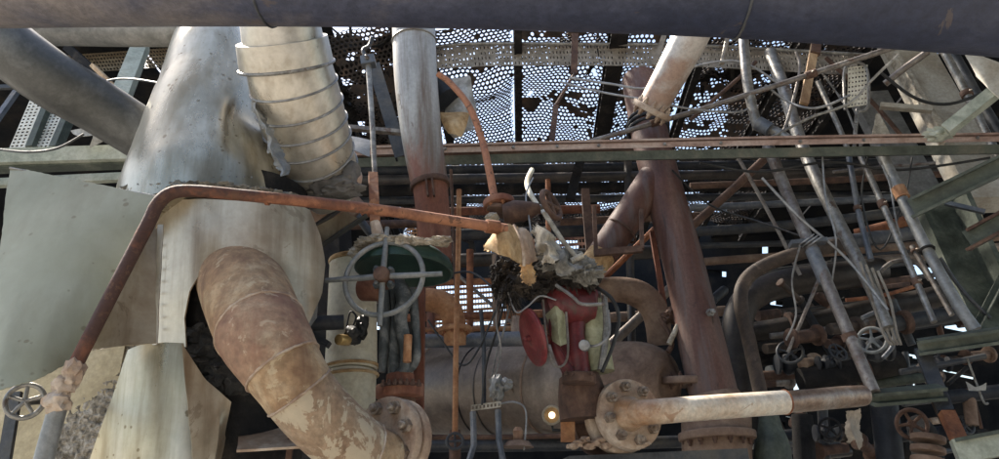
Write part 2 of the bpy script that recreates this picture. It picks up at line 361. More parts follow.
# ---------------------------------------------------------------- things
class Thing:
    def __init__(s, name, label, cat, group=None, kind=None):
        s.name, s.label, s.cat, s.group, s.kind, s.parts = name, label, cat, group, kind, []
    def part(s, name, bm, m, parent=None, label=None, kind=None):
        s.parts.append((name, bm, m, parent, label, kind)); return len(s.parts)-1
    def done(s):
        lo = V((1e9,)*3); hi = V((-1e9,)*3)
        for p in s.parts:
            for v in p[1].verts:
                for k in range(3): lo[k] = min(lo[k], v.co[k]); hi[k] = max(hi[k], v.co[k])
        base = V(((lo.x+hi.x)/2, (lo.y+hi.y)/2, lo.z)); obs = []
        single = len(s.parts) == 1
        root = None
        if not single:
            root = bpy.data.objects.new(s.name, None); root.empty_display_size = .1; C.objects.link(root); root.location = base
        for name, bm, m, parent, label, kind in s.parts:
            bmesh.ops.translate(bm, verts=bm.verts, vec=-base)
            bmesh.ops.recalc_face_normals(bm, faces=bm.faces)
            me = bpy.data.meshes.new(s.name if single else name); bm.to_mesh(me); bm.free()
            me.materials.append(M[m])
            me.polygons.foreach_set('use_smooth', [True]*len(me.polygons)); me.set_sharp_from_angle(angle=math.radians(38))
            o = bpy.data.objects.new(s.name if single else name, me); C.objects.link(o); obs.append(o)
            if single: o.location = base; root = o
            else: o.parent = root if parent is None else obs[parent]
            if label and not single: o['label'] = label
            if kind: o['kind'] = kind
        if s.kind: root['kind'] = s.kind
        if s.label: root['label'] = s.label; root['category'] = s.cat
        if s.group: root['group'] = s.group
        return root
def one(name, label, cat, bm, m, group=None, kind=None):
    t = Thing(name, label, cat, group, kind); t.part(name, bm, m); return t.done()
def flange(t, c, ax, R, th, n, m='flange_dust', bm_='bolt_steel', parent=None, bs=.11, ring=.74, hub=.5, bh=.16, both=False, off=.2):
    ax = ax.normalized()
    i = t.part('flange', cyl_w(c-ax*th/2, c+ax*th/2, R, seg=40, bev=min(th*.2, R*.06)), m, parent)
    u, w = frame_of(ax)
    for k in range(n):
        a = 2*math.pi*(k+off)/n; d = u*math.cos(a)+w*math.sin(a)
        t.part('bolt', bolt_w(c+d*R*ring-ax*th/2, -ax, R*bs, R*bh), bm_, i if parent is None else None)
        if both: t.part('bolt', bolt_w(c+d*R*ring+ax*th/2, ax, R*bs, R*bh), bm_, i if parent is None else None)
    return i
def wheel(t, c, n, R, r, spokes, m, hubr=.16, a0=0., ext=1., dish=0., mhub=None):
    n = n.normalized(); u, w = frame_of(n)
    t.part('rim', torus_w(c, n, R, r, 48, 10), m)
    for k in range(spokes):
        a = a0+2*math.pi*k/spokes; d = u*math.cos(a)+w*math.sin(a)
        t.part('spoke', tube_w(bmesh.new(), [c+n*dish, c+d*R*.5+n*dish*.6, c+d*R*ext], [r*.75, r*.8, r*.7], 8), m)
    t.part('hub', cyl_w(c+n*(dish-R*.09), c+n*(dish+R*.09), R*hubr, seg=20, bev=R*.02), mhub or m)
def ringband(px, py, Y, dirp, r, w, m=None):
    pass
def tangent(a, b): return (P(*b)-P(*a)).normalized()
# ================================================================ setting
gm = bmesh.new()
bmesh.ops.create_grid(gm, x_segments=2, y_segments=2, size=600)
g = one('ground', 'grey concrete floor of the plant yard', 'ground', gm, 'concrete', kind='structure')
# ================================================================ overhead, near
t = Thing('overhead_pipe', 'huge dark blue-grey pipe crossing the whole top of the photo close to the viewer', 'pipe')
def ov(x, e): return (x, e-62, 1.6, 62)
op = [ov(-260,28), ov(-60,27), ov(120,25), ov(300,25), ov(450,27), ov(600,31), ov(720,36), ov(820,42), ov(920,49), ov(1010,56), ov(1250,76)]
i = t.part('pipe', tube(op, 44, 5, .006), 'overhead_grad')
for x, e, x2, e2 in ((268,25,300,25), (742,37.5,770,39)):
    a_, a2 = P(*ov(x,e)[:3]), P(*ov(x2,e2)[:3]); b = torus_w(a_, a2-a_, S(62.2,a_), .0035, 60, 8)
    for v in b.verts: v.co += V((noise.noise(v.co*70),0,noise.noise(v.co*70+V((5,5,5)))))*.002
    t.part('weld_seam', b, 'steel_dark', i)
t.done()
t = Thing('lagged_pipe', 'grey lagged pipe lying level just under the big overhead pipe at top left', 'pipe')
t.part('lagged_pipe', tube([(-120,30,3.6,17), (60,29,3.55,17), (150,30,3.5,17), (186,31,3.5,17)], 24, 4, .05), 'grey_clad'); t.done()
one('diagonal_pipe', 'thick dark grey pipe slanting down from the top left corner towards the tall clad cone', 'pipe',
    tube([(-60,-5,3.1,30), (40,72,3.3,29), (100,108,3.5,27), (170,152,3.7,25)], 32, 5, .01), 'diag_pipe')
# ================================================================ clad vessel
def axpt(x0, y0, x1, y1, t, Y0, Y1): return (x0+(x1-x0)*t, y0+(y1-y0)*t, Y0+(Y1-Y0)*t)
t = Thing('clad_vessel', 'tall pale metal-clad vessel with tapered top and torn jacket, left of the white banded pipe', 'vessel')
# tapered upper jacket
bm = bmesh.new()
pts, rad = [], []
for k in range(18):
    s = k/14; x, y, Y = axpt(211,30, 206,198, s, 3.55, 3.42)
    p = P(x, y, Y); pts.append(p); rad.append(S(30+49*min(s,1.02)**.93, p))
tube_w(bm, pts, rad, 56)
for v in bm.verts:                                   # dents, and the hollow pressed into the right flank
    q = v.co
    d = noise.noise(q*4)*.012+noise.noise(q*9)*.005
    c = P(272, 112, 3.3); w = math.exp(-((q-c).length/.13)**2)
    v.co += V((d-.05*w, d, 0))
co = t.part('upper_jacket', bm, 'clad')
u0 = P(211,31,3.55); t.part('end_ring', torus_w(u0, (pts[1]-pts[0]), S(30,u0), .006, 40, 8), 'galv', co)
b = bmesh.new()
for k in range(16):
    x = 138+k*7.6; y = 178+1.5*math.sin(k*.4)
    d_ = 3.42-.36*math.sqrt(max(.05,1-((x-205)/80)**2)); t.part('rivet', bolt_w(P(x,y,d_-.012), V((0,-1,0)), .0045, .006), 'galv')
# crumpled torn seam on its right flank
random.seed(3)
t.part('torn_seam', loft([(252,104,3.12),(256,103,3.1),(259,106,3.14)], [(278,172,3.1),(284,176,3.06),(290,170,3.14)], 10, 50, .003, .028, 16, edge=.006), 'grey_clad')
# wool showing in the gap between the jackets
b = bmesh.new()
for k in range(11):
    x = 132+k*15.5; y = 189-7*math.sin(math.pi*k/10)+ (k*.6)
    lump(P(x, y+2, 3.13-.13*math.sin(math.pi*k/10)), (.05,.04,.03 if k < 4 else .014), 3, .55, 2.6, k, b)
t.part('insulation', b, 'wool_grey')
# main jacket with arched opening for the branch pipe
def yb(x, y):
    s = max(-1, min(1, (x-238)/92)); return 3.42-.42*math.sqrt(max(0, 1-s*s))
outer = [(158,345,0),(155,300,0),(156,225,0),(166,200,0),(200,199,0),(250,201,0),(309,207,0),(320,235,0),(325,262,0),(322,295,0),(302,338,0)]
inner = [(186,347,0),(184,318,0),(190,290,0),(203,268,0),(225,256,0),(246,252,0),(266,258,0),(282,272,0),(294,293,0),(300,315,0),(300,338,0)]
mj = t.part('main_jacket', loft(outer, inner, 60, 8, .006, .006, 4, yf=yb), 'clad_brown')
b = bmesh.new()
for k in range(9):
    x, y = 156-k*.3, 232+k*12
    p = P(x, y, yb(162,y)-.012); tube_w(b, [p+V((0,.012,0)), p+V((0,-.006,0))], [.006,.005], 8)
t.part('rivet_row', b, 'galv', mj)
t.part('seam_strip', loft([(158,224,2.99),(163,224,2.98)], [(152,345,2.99),(157,345,2.98)], 2, 20, .004, .006, 9), 'clad_white', mj)
# inner shell behind the opening
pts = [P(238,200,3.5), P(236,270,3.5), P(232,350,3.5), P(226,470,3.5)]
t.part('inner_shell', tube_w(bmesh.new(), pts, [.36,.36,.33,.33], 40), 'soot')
b = bmesh.new()
for k, (x, y, s) in enumerate(((205,352,.08),(222,368,.09),(240,380,.08),(215,385,.07),(198,335,.06),(236,352,.07))):
    lump(P(x, y, 3.13), (s,.05,s*.8), 3, .45, 2, k+20, b)
shards(b, P(218,365,3.1), (.12,.05,.1), 40, .06, .02)
t.part('charred_wool', b, 'wool_black')
# side sheet left of the seam
t.part('side_sheet', loft([(150,232,2.98),(158,228,3.0)], [(84,349,2.86),(156,343,2.98)], 8, 14, .005, .006, 4), 'clad_brown')
# lower jacket
def yl(x, y): 
    s = max(-1, min(1, (x-158)/85)); return 3.32-.32*math.sqrt(max(0, 1-s*s))
t.part('lower_jacket', loft([(128,350,0),(140,345,0),(165,342,0),(184,343,0)], [(74,500,0),(110,500,0),(165,500,0),(212,500,0)], 26, 24, .005, .008, 4, yf=yl), 'clad')
t.part('lower_jacket_flap', loft([(182,343,3.0),(205,378,3.05),(232,402,3.1)], [(196,500,3.02),(210,500,3.06),(212,500,3.2)], 14, 14, .005, .012, 6), 'clad_brown')
t.done()
one('bulged_cover', 'dented grey bulging cover beside the pale vessel, right of the elbow pipe bend', 'cover',
    loft([(290,262,3.2),(304,240,3.18),(322,250,3.35)], [(292,332,3.25),(302,342,3.2),(316,318,3.4)], 16, 20, .006, .01, 5, bulge=.06), 'grey_clad')
# ---------------------------------------------------------------- loose sheets
t = Thing('cladding_sheet', 'large loose pale greenish metal sheet hanging at far left behind the bent tube', 'metal sheet')
i = t.part('sheet', loft([(10,168,2.85),(60,178,2.84),(110,188,2.82),(158,197,2.8)], [(-26,396,2.45),(0,391,2.47),(40,381,2.53),(74,362,2.62)], 40, 44, .004, .009, 3.2, bulge=.035, edge=.0015), 'sheet_pale')
t.part('folded_edge', tube([(10,168,2.845,1.3),(60,178,2.835,1.3),(110,188,2.815,1.3),(156,196.5,2.8,1.3)], 8, 6, .3), 'galv', i)
t.done()
one('wool_blanket', 'pebbled grey-brown insulation blanket behind the lower clad jacket at bottom left', 'insulation',
    loft([(76,352,3.55),(156,340,3.5)], [(30,500,3.45),(150,500,3.4)], 90, 130, .02, .011, 58), 'wool_mesh')
one('tan_panel', 'flat tan panel behind the small handwheel at the bottom left corner', 'panel',
    loft([(-40,372,3.5),(125,345,3.5)], [(-40,520,3.5),(90,520,3.5)], 8, 8, .02, .004, 3), 'tan_panel')
t = None
t = Thing('drain_valve', 'small pale handwheel on a dark valve stem at the bottom left corner', 'valve')
c = P(25,401,2.75); n = V((.35,-1,.1))
wheel(t, c, n, S(17,c), S(2.6,c), 5, 'galv', .22, .3)
t.part('stem', tube([(25,402,2.76,3),(30,402,2.9,3),(45,400,3.1,4)], 10), 'rubber')
t.part('bracket', beam((16,392,2.95),(-2,500,2.95), 12, 5), 'steel_dark'); t.done()
# ================================================================ bent rusty tube
t = Thing('bent_tube', 'long thin rusty tube from the torn yellow cover, bending down along the pale sheet', 'tube')
t.part('tube', tube([(506,229,3.42,5.2),(440,219,3.25,5.4),(380,210,3.05,5.6),(300,201,2.86,5.8),(240,195,2.74,6),(195,191,2.68,6.2),(172,193,2.66,6.6),(158,204,2.65,6.9),(148,224,2.64,7),(120,278,2.6,7),(84,348,2.56,7.2),(74,368,2.55,7.4)], 18, 5), 'rust_tube')
for p, q in (((270,199,2.8),(266,198.5,2.8)), ((499,227.7,3.4),(486,226,3.37))):
    a_, b_ = P(*p), P(*q); t.part('collar', cyl_w(a_, b_, S(6.8,a_), bev=.003), 'rust')
b = bmesh.new()
lump(P(74,372,2.55), (.035,.035,.05), 3, .3, 2, 5, b); lump(P(64,386,2.55), (.04,.03,.04), 3, .35, 2, 8, b); lump(P(58,402,2.55), (.045,.04,.04), 3, .35, 2, 9, b)
t.part('corroded_joint', b, 'flange_dust')
t.part('lower_tube', tube([(60,400,2.56,9),(46,450,2.56,9.5),(34,500,2.56,10)], 16, 3), 'grey_clad'); t.done()
# ================================================================ elbow pipe
t = Thing('elbow_pipe', 'thick rusty elbow pipe with peeling white patches coming out of the torn vessel jacket', 'pipe')
full = catmull([(222,222,3.68,36),(232,255,3.38,40),(245,290,3.1,43),(256,318,2.95,44),(264,335,2.89,44),(274,352,2.855,42),(283,367,2.85,39.5),(293,382,2.86,37.2),(301,394,2.88,36.2),(318,414,2.92,35.5),(341,436,2.98,34),(363,452,3.05,32),(384,461,3.14,29)], 8)
fw = [P(*q[:3]) for q in full]; fr = [S(q[3], w) for q, w in zip(full, fw)]
for k0, k1, m, g in ((0,29,'elbow',1.), (29,48,'elbow_red',1.015), (48,63,'elbow',1.), (63,88,'peel',.99), (88,96,'elbow',.97)):
    t.part('pipe_section', tube_w(bmesh.new(), fw[k0:k1+1], [r*g for r in fr[k0:k1+1]], 44, .012), m)
for k in (29, 48, 63, 88):
    b = torus_w(fw[k], fw[k+1]-fw[k-1], fr[k]*1.005, fr[k]*.035, 56, 8)
    for v in b.verts: v.co += V((noise.noise(v.co*60), noise.noise(v.co*60+V((9,0,0))), noise.noise(v.co*60+V((0,9,0)))))*.004
    t.part('weld_seam', b, 'flange_dust')
c = P(387,440,3.2); ax = V((.55,.83,-.06)).normalized()
flange(t, c, ax, S(43,c), S(11,c), 8, bs=.16, ring=.76, bh=.22, off=.35)
t.part('flange', cyl_w(c+ax*S(8,c), c+ax*S(20,c), S(43,c), seg=40, bev=.01), 'flange_dust'); t.done()
# ================================================================ white banded pipe
t = Thing('banded_pipe', 'fat off-white clad pipe ringed by thin wire bands, right of the tapered vessel top', 'pipe')
path = [(278,5,2.95,38),(283,40,3.05,40),(294,86,3.2,43),(305,125,3.36,42),(315,155,3.5,39),(326,178,3.66,34),(336,190,3.75,31)]
t.part('jacket', tube(path, 40, 6, .015), 'clad_white')
cp = catmull(path, 10)
b = bmesh.new()
for k in (20, 25, 30, 35, 40, 46):
    a_, a2 = P(*cp[k][:3]), P(*cp[k+1][:3]); d = (a2-a_)+V((0,.004,.0))
    torus_w(a_, d, S(cp[k][3]+.6,a_), S(1.2,a_), 48, 6, b)
t.part('wire_band', b, 'wire_grey')
b = bmesh.new()
for x0, y0, x1, y1 in ((247,47,253,73),):
    pass
a_, a2 = P(282,40,3.04), P(287,66,3.13)
t.part('sleeve', cyl_w(a_, a2, S(45,a_), S(47,a_), 44), 'clad_white')
t.part('sleeve_edge', torus_w(a2, a2-a_, S(46.6,a2), S(1.7,a2), 44, 8), 'galv')
t.part('end_flap', loft([(331,120,3.3),(340,150,3.4)], [(345,165,3.45),(352,190,3.6)], 6, 6, .004, .012, 7), 'clad_white')
t.done()
b = bmesh.new()
lump(P(330,190,3.55), (.17,.1,.06), 4, .3, 1.6, 4, b); lump(P(345,174,3.52), (.07,.07,.09), 3, .3, 1.6, 6, b); lump(P(312,198,3.6), (.12,.08,.05), 3, .3, 1.6, 7, b)
one('cloth_wrap', 'crumpled dark grey cloth wrapped around the lower end of the white banded pipe', 'cloth', b, 'cloth_grey')
one('brown_lagged_elbow', 'brown lagged pipe end below the dark cloth wrap, above the wheel valve', 'pipe', tube([(300,180,4.2,25),(330,205,4.2,27),(350,222,4.25,24)], 28, 5, .05), 'drum_rust')
t = Thing('angle_strut', 'pair of grey angle struts slanting up to the right above the cream column', 'strut')
t.part('strut', beam((312,250,3.75),(366,214,3.75), 9, 5, LP), 'steel_dark'); t.part('strut', beam((310,228,3.8),(340,208,3.85), 9, 5, LP), 'steel_dark')
t.part('gusset', loft([(313,228,3.78),(345,212,3.78)], [(315,247,3.76),(357,218,3.76)], 2, 2, .006), 'clad_brown'); t.done()
# ================================================================ upper left steelwork
t = Thing('girder', 'greenish grey level girder behind the top of the pale loose sheet at left', 'girder')
t.part('top_flange', beam((-60,159,4.3),(142,153,4.3), 8, 16), 'green_pale'); t.part('web', beam((-60,171,4.36),(142,164,4.36), 14, 4), 'green_beam'); t.done()
t = Thing('girder', 'dull green lower girder glimpsed between the loose sheet and the upper girder', 'girder')
t.part('girder', beam((-60,186,4.6),(150,176,4.6), 7, 8), 'green_pale'); t.done()
for k, (lab, a, b2, w) in enumerate((('wider cream perforated tray standing steeply at the left edge', (8,152),(38,82),13), ('narrow cream perforated tray leaning beside the wider one at left', (33,152),(62,88),12))):
    q = V((w*.011,0,0)); A = P(a[0],a[1],4.9); D = P(b2[0],b2[1],5.2)
    t = Thing('cable_tray', lab, 'cable tray', 'perforated trays at the left edge')
    t.part('tray_base', slotpanel(A, A+q, D, 4, 22, .55, .5), 'tray_pale')
    t.part('tray_side', beam_w(A+q*1.25, D+q*1.25, .05, .09), 'green_beam'); t.done()
for lab, a, b2, w, m in (('pale grey square strut leaning up to the lagged pipe at upper left', (112,120,4.6),(142,44,5.2),15,'green_pale'),
    ('thin dark tube crossing behind the perforated trays at left', (-20,88,4.6),(60,86,4.6),4,'steel_dark'),
    ('dull steel tube leaning in front of the wider perforated tray', (-12,132,4.5),(22,84,4.7),5,'steel_blue'),
    ('dark flat brace slanting under the brown perforated plate at upper left', (68,48,5.5),(110,86,5.3),8,'soot')):
    one('strut', lab, 'strut', beam(a, b2, w), m)
one('timber_batten', 'slim wooden batten slanting down to the right behind the thick diagonal pipe', 'batten', beam((93,66,5.0),(150,122,4.7),6,4), 'wood')
one('perforated_plate', 'brown perforated plate under the lagged pipe at upper left', 'plate', slotpanel(P(42,76,6.0), P(186,66,6.0), P(30,38,7.0), 44, 12, .6, .6), 'mesh_brown')
one('torn_sheet', 'white torn scrap of sheet stuck between the diagonal pipe and girder at left', 'scrap',
    loft([(70,131,4.25),(88,127,4.2),(112,137,4.2)], [(78,137,4.2),(95,135,4.2),(90,148,4.25)], 8, 5, .003, .012, 9), 'cloth_white')
one('wire', 'thin grey wire sagging from the pale strut to the tapered vessel', 'wire', tube([(96,84,4.3,1.1),(118,79,4.2,1.1),(140,80,4.0,1.1),(168,85,3.7,1.1)], 6, 5), 'steel_dark')
one('wire', 'thin wire curving along the top of the green girder at far left', 'wire', tube([(-5,149,4.15,1.3),(28,152,4.1,1.3),(58,148,4.1,1.3),(84,134,4.1,1.3)], 6, 5), 'steel_dark')
for k in range(3): pass
one('debris', 'dark grey rubble heap beside the lower jacket under the elbow pipe', 'debris', shards(lump(P(237,440,3.5), (.09,.08,.13), 4, .5, 2.5, 31), P(237,440,3.5), (.1,.08,.12), 70, .05, .03), 'wool_grey')
one('bracket_plate', 'brownish flat plate strewn with scraps under the elbow pipe', 'plate', loft([(240,428,3.3),(292,428,3.35)], [(236,450,3.05),(300,446,3.1)], 8, 5, .01, .006, 5), 'flange_dust')
one('flat_bar', 'dark flat bar standing upright under the elbow pipe bend', 'bar', beam((293,425,3.2),(286,480,3.2), 6, 4), 'rust_dark')
# lower left background
one('dark_casing', 'sooty flat casing standing behind the vessel and the elbow pipe', 'casing', beam_w(P(290,480,5.2), P(285,200,5.2), .9, .5, (0,1,0)), 'soot')
# ================================================================ middle
t = Thing('vertical_pipe', 'upright pipe fading from silver-grey to rust red, left of the crumpled foil bag', 'pipe')
path = [(412,-20,4.3,21.5),(414,35,4.32,21.5),(416,80,4.33,21.5),(421,130,4.35,20.5),(427,170,4.36,19),(430,185,4.36,18.5)]
t.part('upper_pipe', tube(path, 32, 6, .008), 'mid_pipe')
t.part('lower_pipe', tube([(430,184,4.37,17.5),(433,215,4.37,17),(436,262,4.37,16.5)], 28, 4, .01), 'rust_red')
a_ = P(414,42,4.32); t.part('band', torus_w(a_, P(415,80,4.33)-a_, S(21.6,a_), S(1.1,a_), 40, 8), 'galv')
b = bmesh.new()
a_ = P(430,185,4.36); cyl_w(P(429.6,182.5,4.36), P(430.4,187.5,4.36), S(20,a_), bm=b, bev=.004)
for dx in (-3, 3): beam_w(P(429+dx,178,4.24), P(431+dx,196,4.24), .012, .03, bm=b)
t.part('clamp', b, 'rust_dark'); t.done()
t = Thing('hanger_rod', 'grey hanger rod with a small clamp box on top and a rusty foot', 'hanger')
r = t.part('rod', tube([(368,62,3.85,2.8),(372,120,3.8,2.8),(375,178,3.75,2.6)], 10, 3), 'galv')
c = P(368,60,3.85); t.part('clamp_box', beam_w(c+V((-.04,0,-.02)), c+V((.045,0,-.01)), .07, .06), 'steel_blue'); t.part('bolt', bolt_w(c+V((.0,-.035,-.01)), V((0,-1,0)), .015, .02), 'galv', 1)
t.part('hook', tube([(366,58,3.88,2),(363,50,3.9,2),(369,46,3.9,2),(372,38,3.9,2.5)], 8, 4), 'steel_dark')
b = bmesh.new(); beam_w(P(373,174,3.7), P(375,222,3.5), .05, .03, bm=b); lump(P(374,205,3.45), (.028,.03,.03), 2, .2, 2, 1, b)
t.part('rusty_foot', b, 'rust')
t.part('tie_rod', tube([(375,222,3.5,5),(379,238,3.5,6),(384,246,3.5,4)], 8, 3, .2), 'flange_dust'); t.done()
one('angle_brace', 'dark angle iron slanting down to the right between hanger rod and upright pipe', 'brace', beam((374,66,4.6),(402,158,4.6), 13, 8, LP), 'steel_dark')
one('cross_bar', 'short pale flat bar crossing behind the hanger rod, left of the upright pipe', 'bar', beam((338,127,4.4),(404,133,4.4), 7, 4), 'tube_grey')
one('bent_sheet', 'bent grey sheet scrap below the pale cross bar behind the hanger rod', 'scrap', loft([(338,135,4.3),(372,140,4.3)], [(345,150,4.2),(371,156,4.2)], 8, 6, .004, .02, 6), 'grey_clad')
# ================================================================ long main beam
t = Thing('main_beam', 'long level steel beam with rusty bolted face spanning from the upright pipe to the right edge', 'beam')
fl = [(345,153,4.95),(1040,139,5.05)]
a_, b_ = P(345,154,5.0), P(1040,139.5,5.0); d = b_-a_
s = S(1, (a_+b_)/2)
f = t.part('face_plate', beam_w(a_+UP*s*2.8, b_+UP*s*2.8, .012, 9*s, UP, nseg=24, sag=.012), 'beam_face')
t.part('web', beam_w(a_+V((0,.05,0))-UP*s*6.3, b_+V((0,.05,0))-UP*s*6.3, .07, 9*s, UP, nseg=24, sag=.012), 'beam_web')
t.part('top_flange', beam_w(a_+V((0,.07,0))+UP*s*8, b_+V((0,.07,0))+UP*s*8, .15, 1.6*s, UP, nseg=24, sag=.012), 'rust_dark')
for x in (447, 516, 560, 602, 668, 724, 803, 866, 930, 978):
    k = (x-345)/695; p = a_+d*k+UP*s*2.3+V((0,-.006,0))-UP*0
    t.part('bolt', bolt_w(p, V((0,-1,.1)), .014, .016), 'galv', f)
t.done()
# ================================================================ pale cream column
t = Thing('cream_column', 'cream painted upright pipe with an orange lid and tan band, left of the wheel valve', 'pipe')
c0, c1 = (352,262,4.0,22), (346,500,3.85,29)
t.part('upper_pipe', tube([(353,264,4.0,23),(351,372,3.95,26)], 36, 0, .004), 'cream')
t.part('lower_pipe', tube([(351,373,3.95,25),(346,500,3.9,27)], 36, 0, .004), 'cream')
a_ = P(351,372,3.95); b = bmesh.new()
for y in (367, 376): a2 = P(351,y,3.95); torus_w(a2, P(351,y-10,3.95)-a2, S(26.5,a2), S(1.6,a2), 40, 8, b)
t.part('band', b, 'wool_tan')
a_ = P(354,258,4.0); t.part('lid', cyl_w(P(354,264,4.0), P(354,259,4.0), S(25,a_), seg=32, bev=.01), 'wool_tan'); t.done()
t = Thing('pipe_stub', 'black pipe stub with a slanted brace sticking out right of the elbow pipe', 'pipe stub')
t.part('stub', tube([(292,324,3.45,7.5),(344,322,3.5,7.5)], 18, 0, hollow=True), 'soot_blue'); t.part('brace', beam((300,326,3.48),(329,345,3.48), 10, 6), 'soot_blue'); t.done()
t = Thing('burnt_camera', 'small charred black device with a brassy lens hanging on the cream column', 'device')
b = lump(P(353,335,3.62), (.045,.045,.05), 3, .3, 1.8, 3); lump(P(362,327,3.64), (.03,.03,.06), 3, .35, 1.8, 5, b); lump(P(366,320,3.64), (.015,.02,.06), 2, .3, 2, 6, b)
t.part('body', b, 'rubber')
c = P(343,339,3.58); t.part('lens', cyl_w(c+V((.02,.03,.0)), c+V((-.015,-.035,-.01)), S(5.5,c), seg=18, bev=.004), 'brass')
t.part('wire', tube([(353,326,3.62,1),(356,316,3.62,1),(350,312,3.63,1),(346,330,3.62,1)], 6, 5), 'rubber'); t.done()
# ================================================================ wheel valve
t = Thing('wheel_valve', 'big grey spoked handwheel valve under a dark green dome, left of the rust-red post', 'valve')
c = P(384,278,3.45); n = V((-.12,-1,.12)); wr = S(40,c); 
u_, w_ = frame_of(n)
wh = t.part('handwheel', torus_w(c, n, wr, S(2.7,c), 56, 12), 'wheel_grey')
for a in (.06, math.pi/2+.04, math.pi+.06, 1.5*math.pi+.04):
    d = u_*math.cos(a)+w_*math.sin(a); nd = n.normalized()
    L_ = 1.5 if abs(d.x) > .7 else (1.42 if d.z > .5 else 1.3)
    t.part('spoke', tube_w(bmesh.new(), [c+nd*.02, c+d*wr*.5+nd*.015, c+d*wr*L_+nd*.01], [S(3.2,c), S(3.0,c), S(2.5,c)], 10), 'wheel_grey', wh)
hb = t.part('hub', cyl_w(c+n.normalized()*.06, c-n.normalized()*.06, S(8,c), seg=24, bev=.006), 'rust_dark', wh)
for x, y in ((377,271),(391,272),(377,286),(391,286)): t.part('hub_bolt', bolt_w(P(x,y,3.44), V((0,-1,.3)), S(4,c), .03), 'valve_teal', wh)
# dome: a shallow bowl seen from below
dc = P(405,262,3.72); prof = [(0,.085),(.25,.083),(.5,.07),(.75,.045),(.93,.01),(1.0,-.03),(1.0,-.05),(.95,-.05),(.8,.0),(.4,.03),(0,.035)]
b = bmesh.new(); Rd = S(49,dc); segs = 44; rings = []; up = V((.1,.0,1)).normalized(); du, dw = frame_of(up, (0,1,0))
for r_, h_ in prof:
    rings.append([b.verts.new(dc+up*h_*1.1+(du*math.cos(2*math.pi*k/segs)+dw*math.sin(2*math.pi*k/segs))*max(r_,.001)*Rd) for k in range(segs)])
for r0, r1 in zip(rings, rings[1:]):
    for k in range(segs): b.faces.new((r0[k], r0[(k+1)%segs], r1[(k+1)%segs], r1[k]))
t.part('dome', b, 'green_dark')
b = bmesh.new(); random.seed(2)
for k in range(13):
    a = math.radians(-158+k*10.5); d = V((math.cos(a), math.sin(a), 0))
    lump(dc+d*Rd*random.uniform(.9,1.0)+up*(.035+.02*math.sin(k*.6)), (.045,.035,random.uniform(.014,.03)), 3, .5, 2.4, k, b)
t.part('ash_crust', b, 'chalk')
t.part('actuator_drum', cyl_w(P(362,288,3.75), P(386,288,3.7), S(13,dc), seg=28, bev=.012), 'rust_red')
b = bmesh.new()
tube([(384,285,3.6,5),(386,310,3.6,5.5),(384,345,3.6,5),(382,372,3.6,4)], 10, 4, .15, b); tube([(398,282,3.6,7),(404,300,3.58,8),(400,318,3.58,7),(405,345,3.58,6),(404,372,3.6,5)], 12, 4, .2, b)
tube([(412,290,3.62,5),(415,320,3.62,4.5),(416,355,3.62,5),(410,368,3.62,4.5),(396,373,3.62,4)], 10, 4, .12, b); tube([(391,278,3.63,7),(393,320,3.63,6),(394,374,3.63,6)], 12, 3, .2, b)
t.part('yoke', b, 'valve_teal')
t.part('stem', tube([(408,335,3.55,4.2),(407,362,3.55,4.2)], 12), 'rust_orange')
b = bmesh.new(); cyl_w(P(400,398,3.65), P(400,385,3.65), S(22,dc), bm=b, bev=.008); cyl_w(P(400,386,3.65), P(400,374,3.65), S(13,dc), bm=b, bev=.008)
t.part('bonnet', b, 'rust_red'); b = bmesh.new()
for k in range(7):
    x = 383+k*6; bolt_w(P(x,386-1.5*math.sin(k*.5),3.52), V((0,0,1)), S(2.6,dc), .025, b)
t.part('bonnet_bolts', b, 'rust_dark', None)
t.part('body', tube([(400,396,3.68,15),(400,440,3.68,20),(402,500,3.68,20)], 24, 3), 'rust_dark'); t.done()
one('post', 'rust-red upright square post just right of the wheel valve', 'post', beam((421,262,4.1),(417,500,3.9), 10, 10), 'rust_red')
one('rust_rod', 'slim orange-rust rod hanging upright in front of the dark drum', 'rod', tube([(459,190,4.6,2.6),(458,260,4.6,2.6),(456,350,4.6,2.8),(455,436,4.6,3)], 10, 3), 'rust_orange')
one('thin_rod', 'thin dark rod hanging just left of the orange-rust rod', 'rod', tube([(451,170,4.8,1.6),(456,300,4.8,1.6)], 8), 'rust_dark')
t = Thing('small_valve', 'tiny dark valve wheel at the foot of the orange-rust rod under the drum', 'valve')
c = P(455,441,4.55); wheel(t, c, V((.1,-1,.2)), S(8,c), S(1.6,c), 4, 'steel_dark', .25); t.part('body', cyl_w(P(455,430,4.65), P(455,470,4.65), S(6,c)), 'rust_dark'); t.done()
# ================================================================ rust elbow behind
t = Thing('rust_elbow', 'orange rusty pipe elbow with a flange above the left end of the drum', 'pipe')
t.part('elbow', tube([(405,300,5.4,11),(432,300,5.4,12),(448,307,5.42,12),(454,322,5.45,11.5),(455,345,5.5,11)], 24, 6, .01), 'rust_orange')
c = P(455,330,5.46); flange(t, c, V((0,0,1)), S(17,c), S(5,c), 8, 'rust_orange', 'rust', bs=.1, bh=.12); t.done()
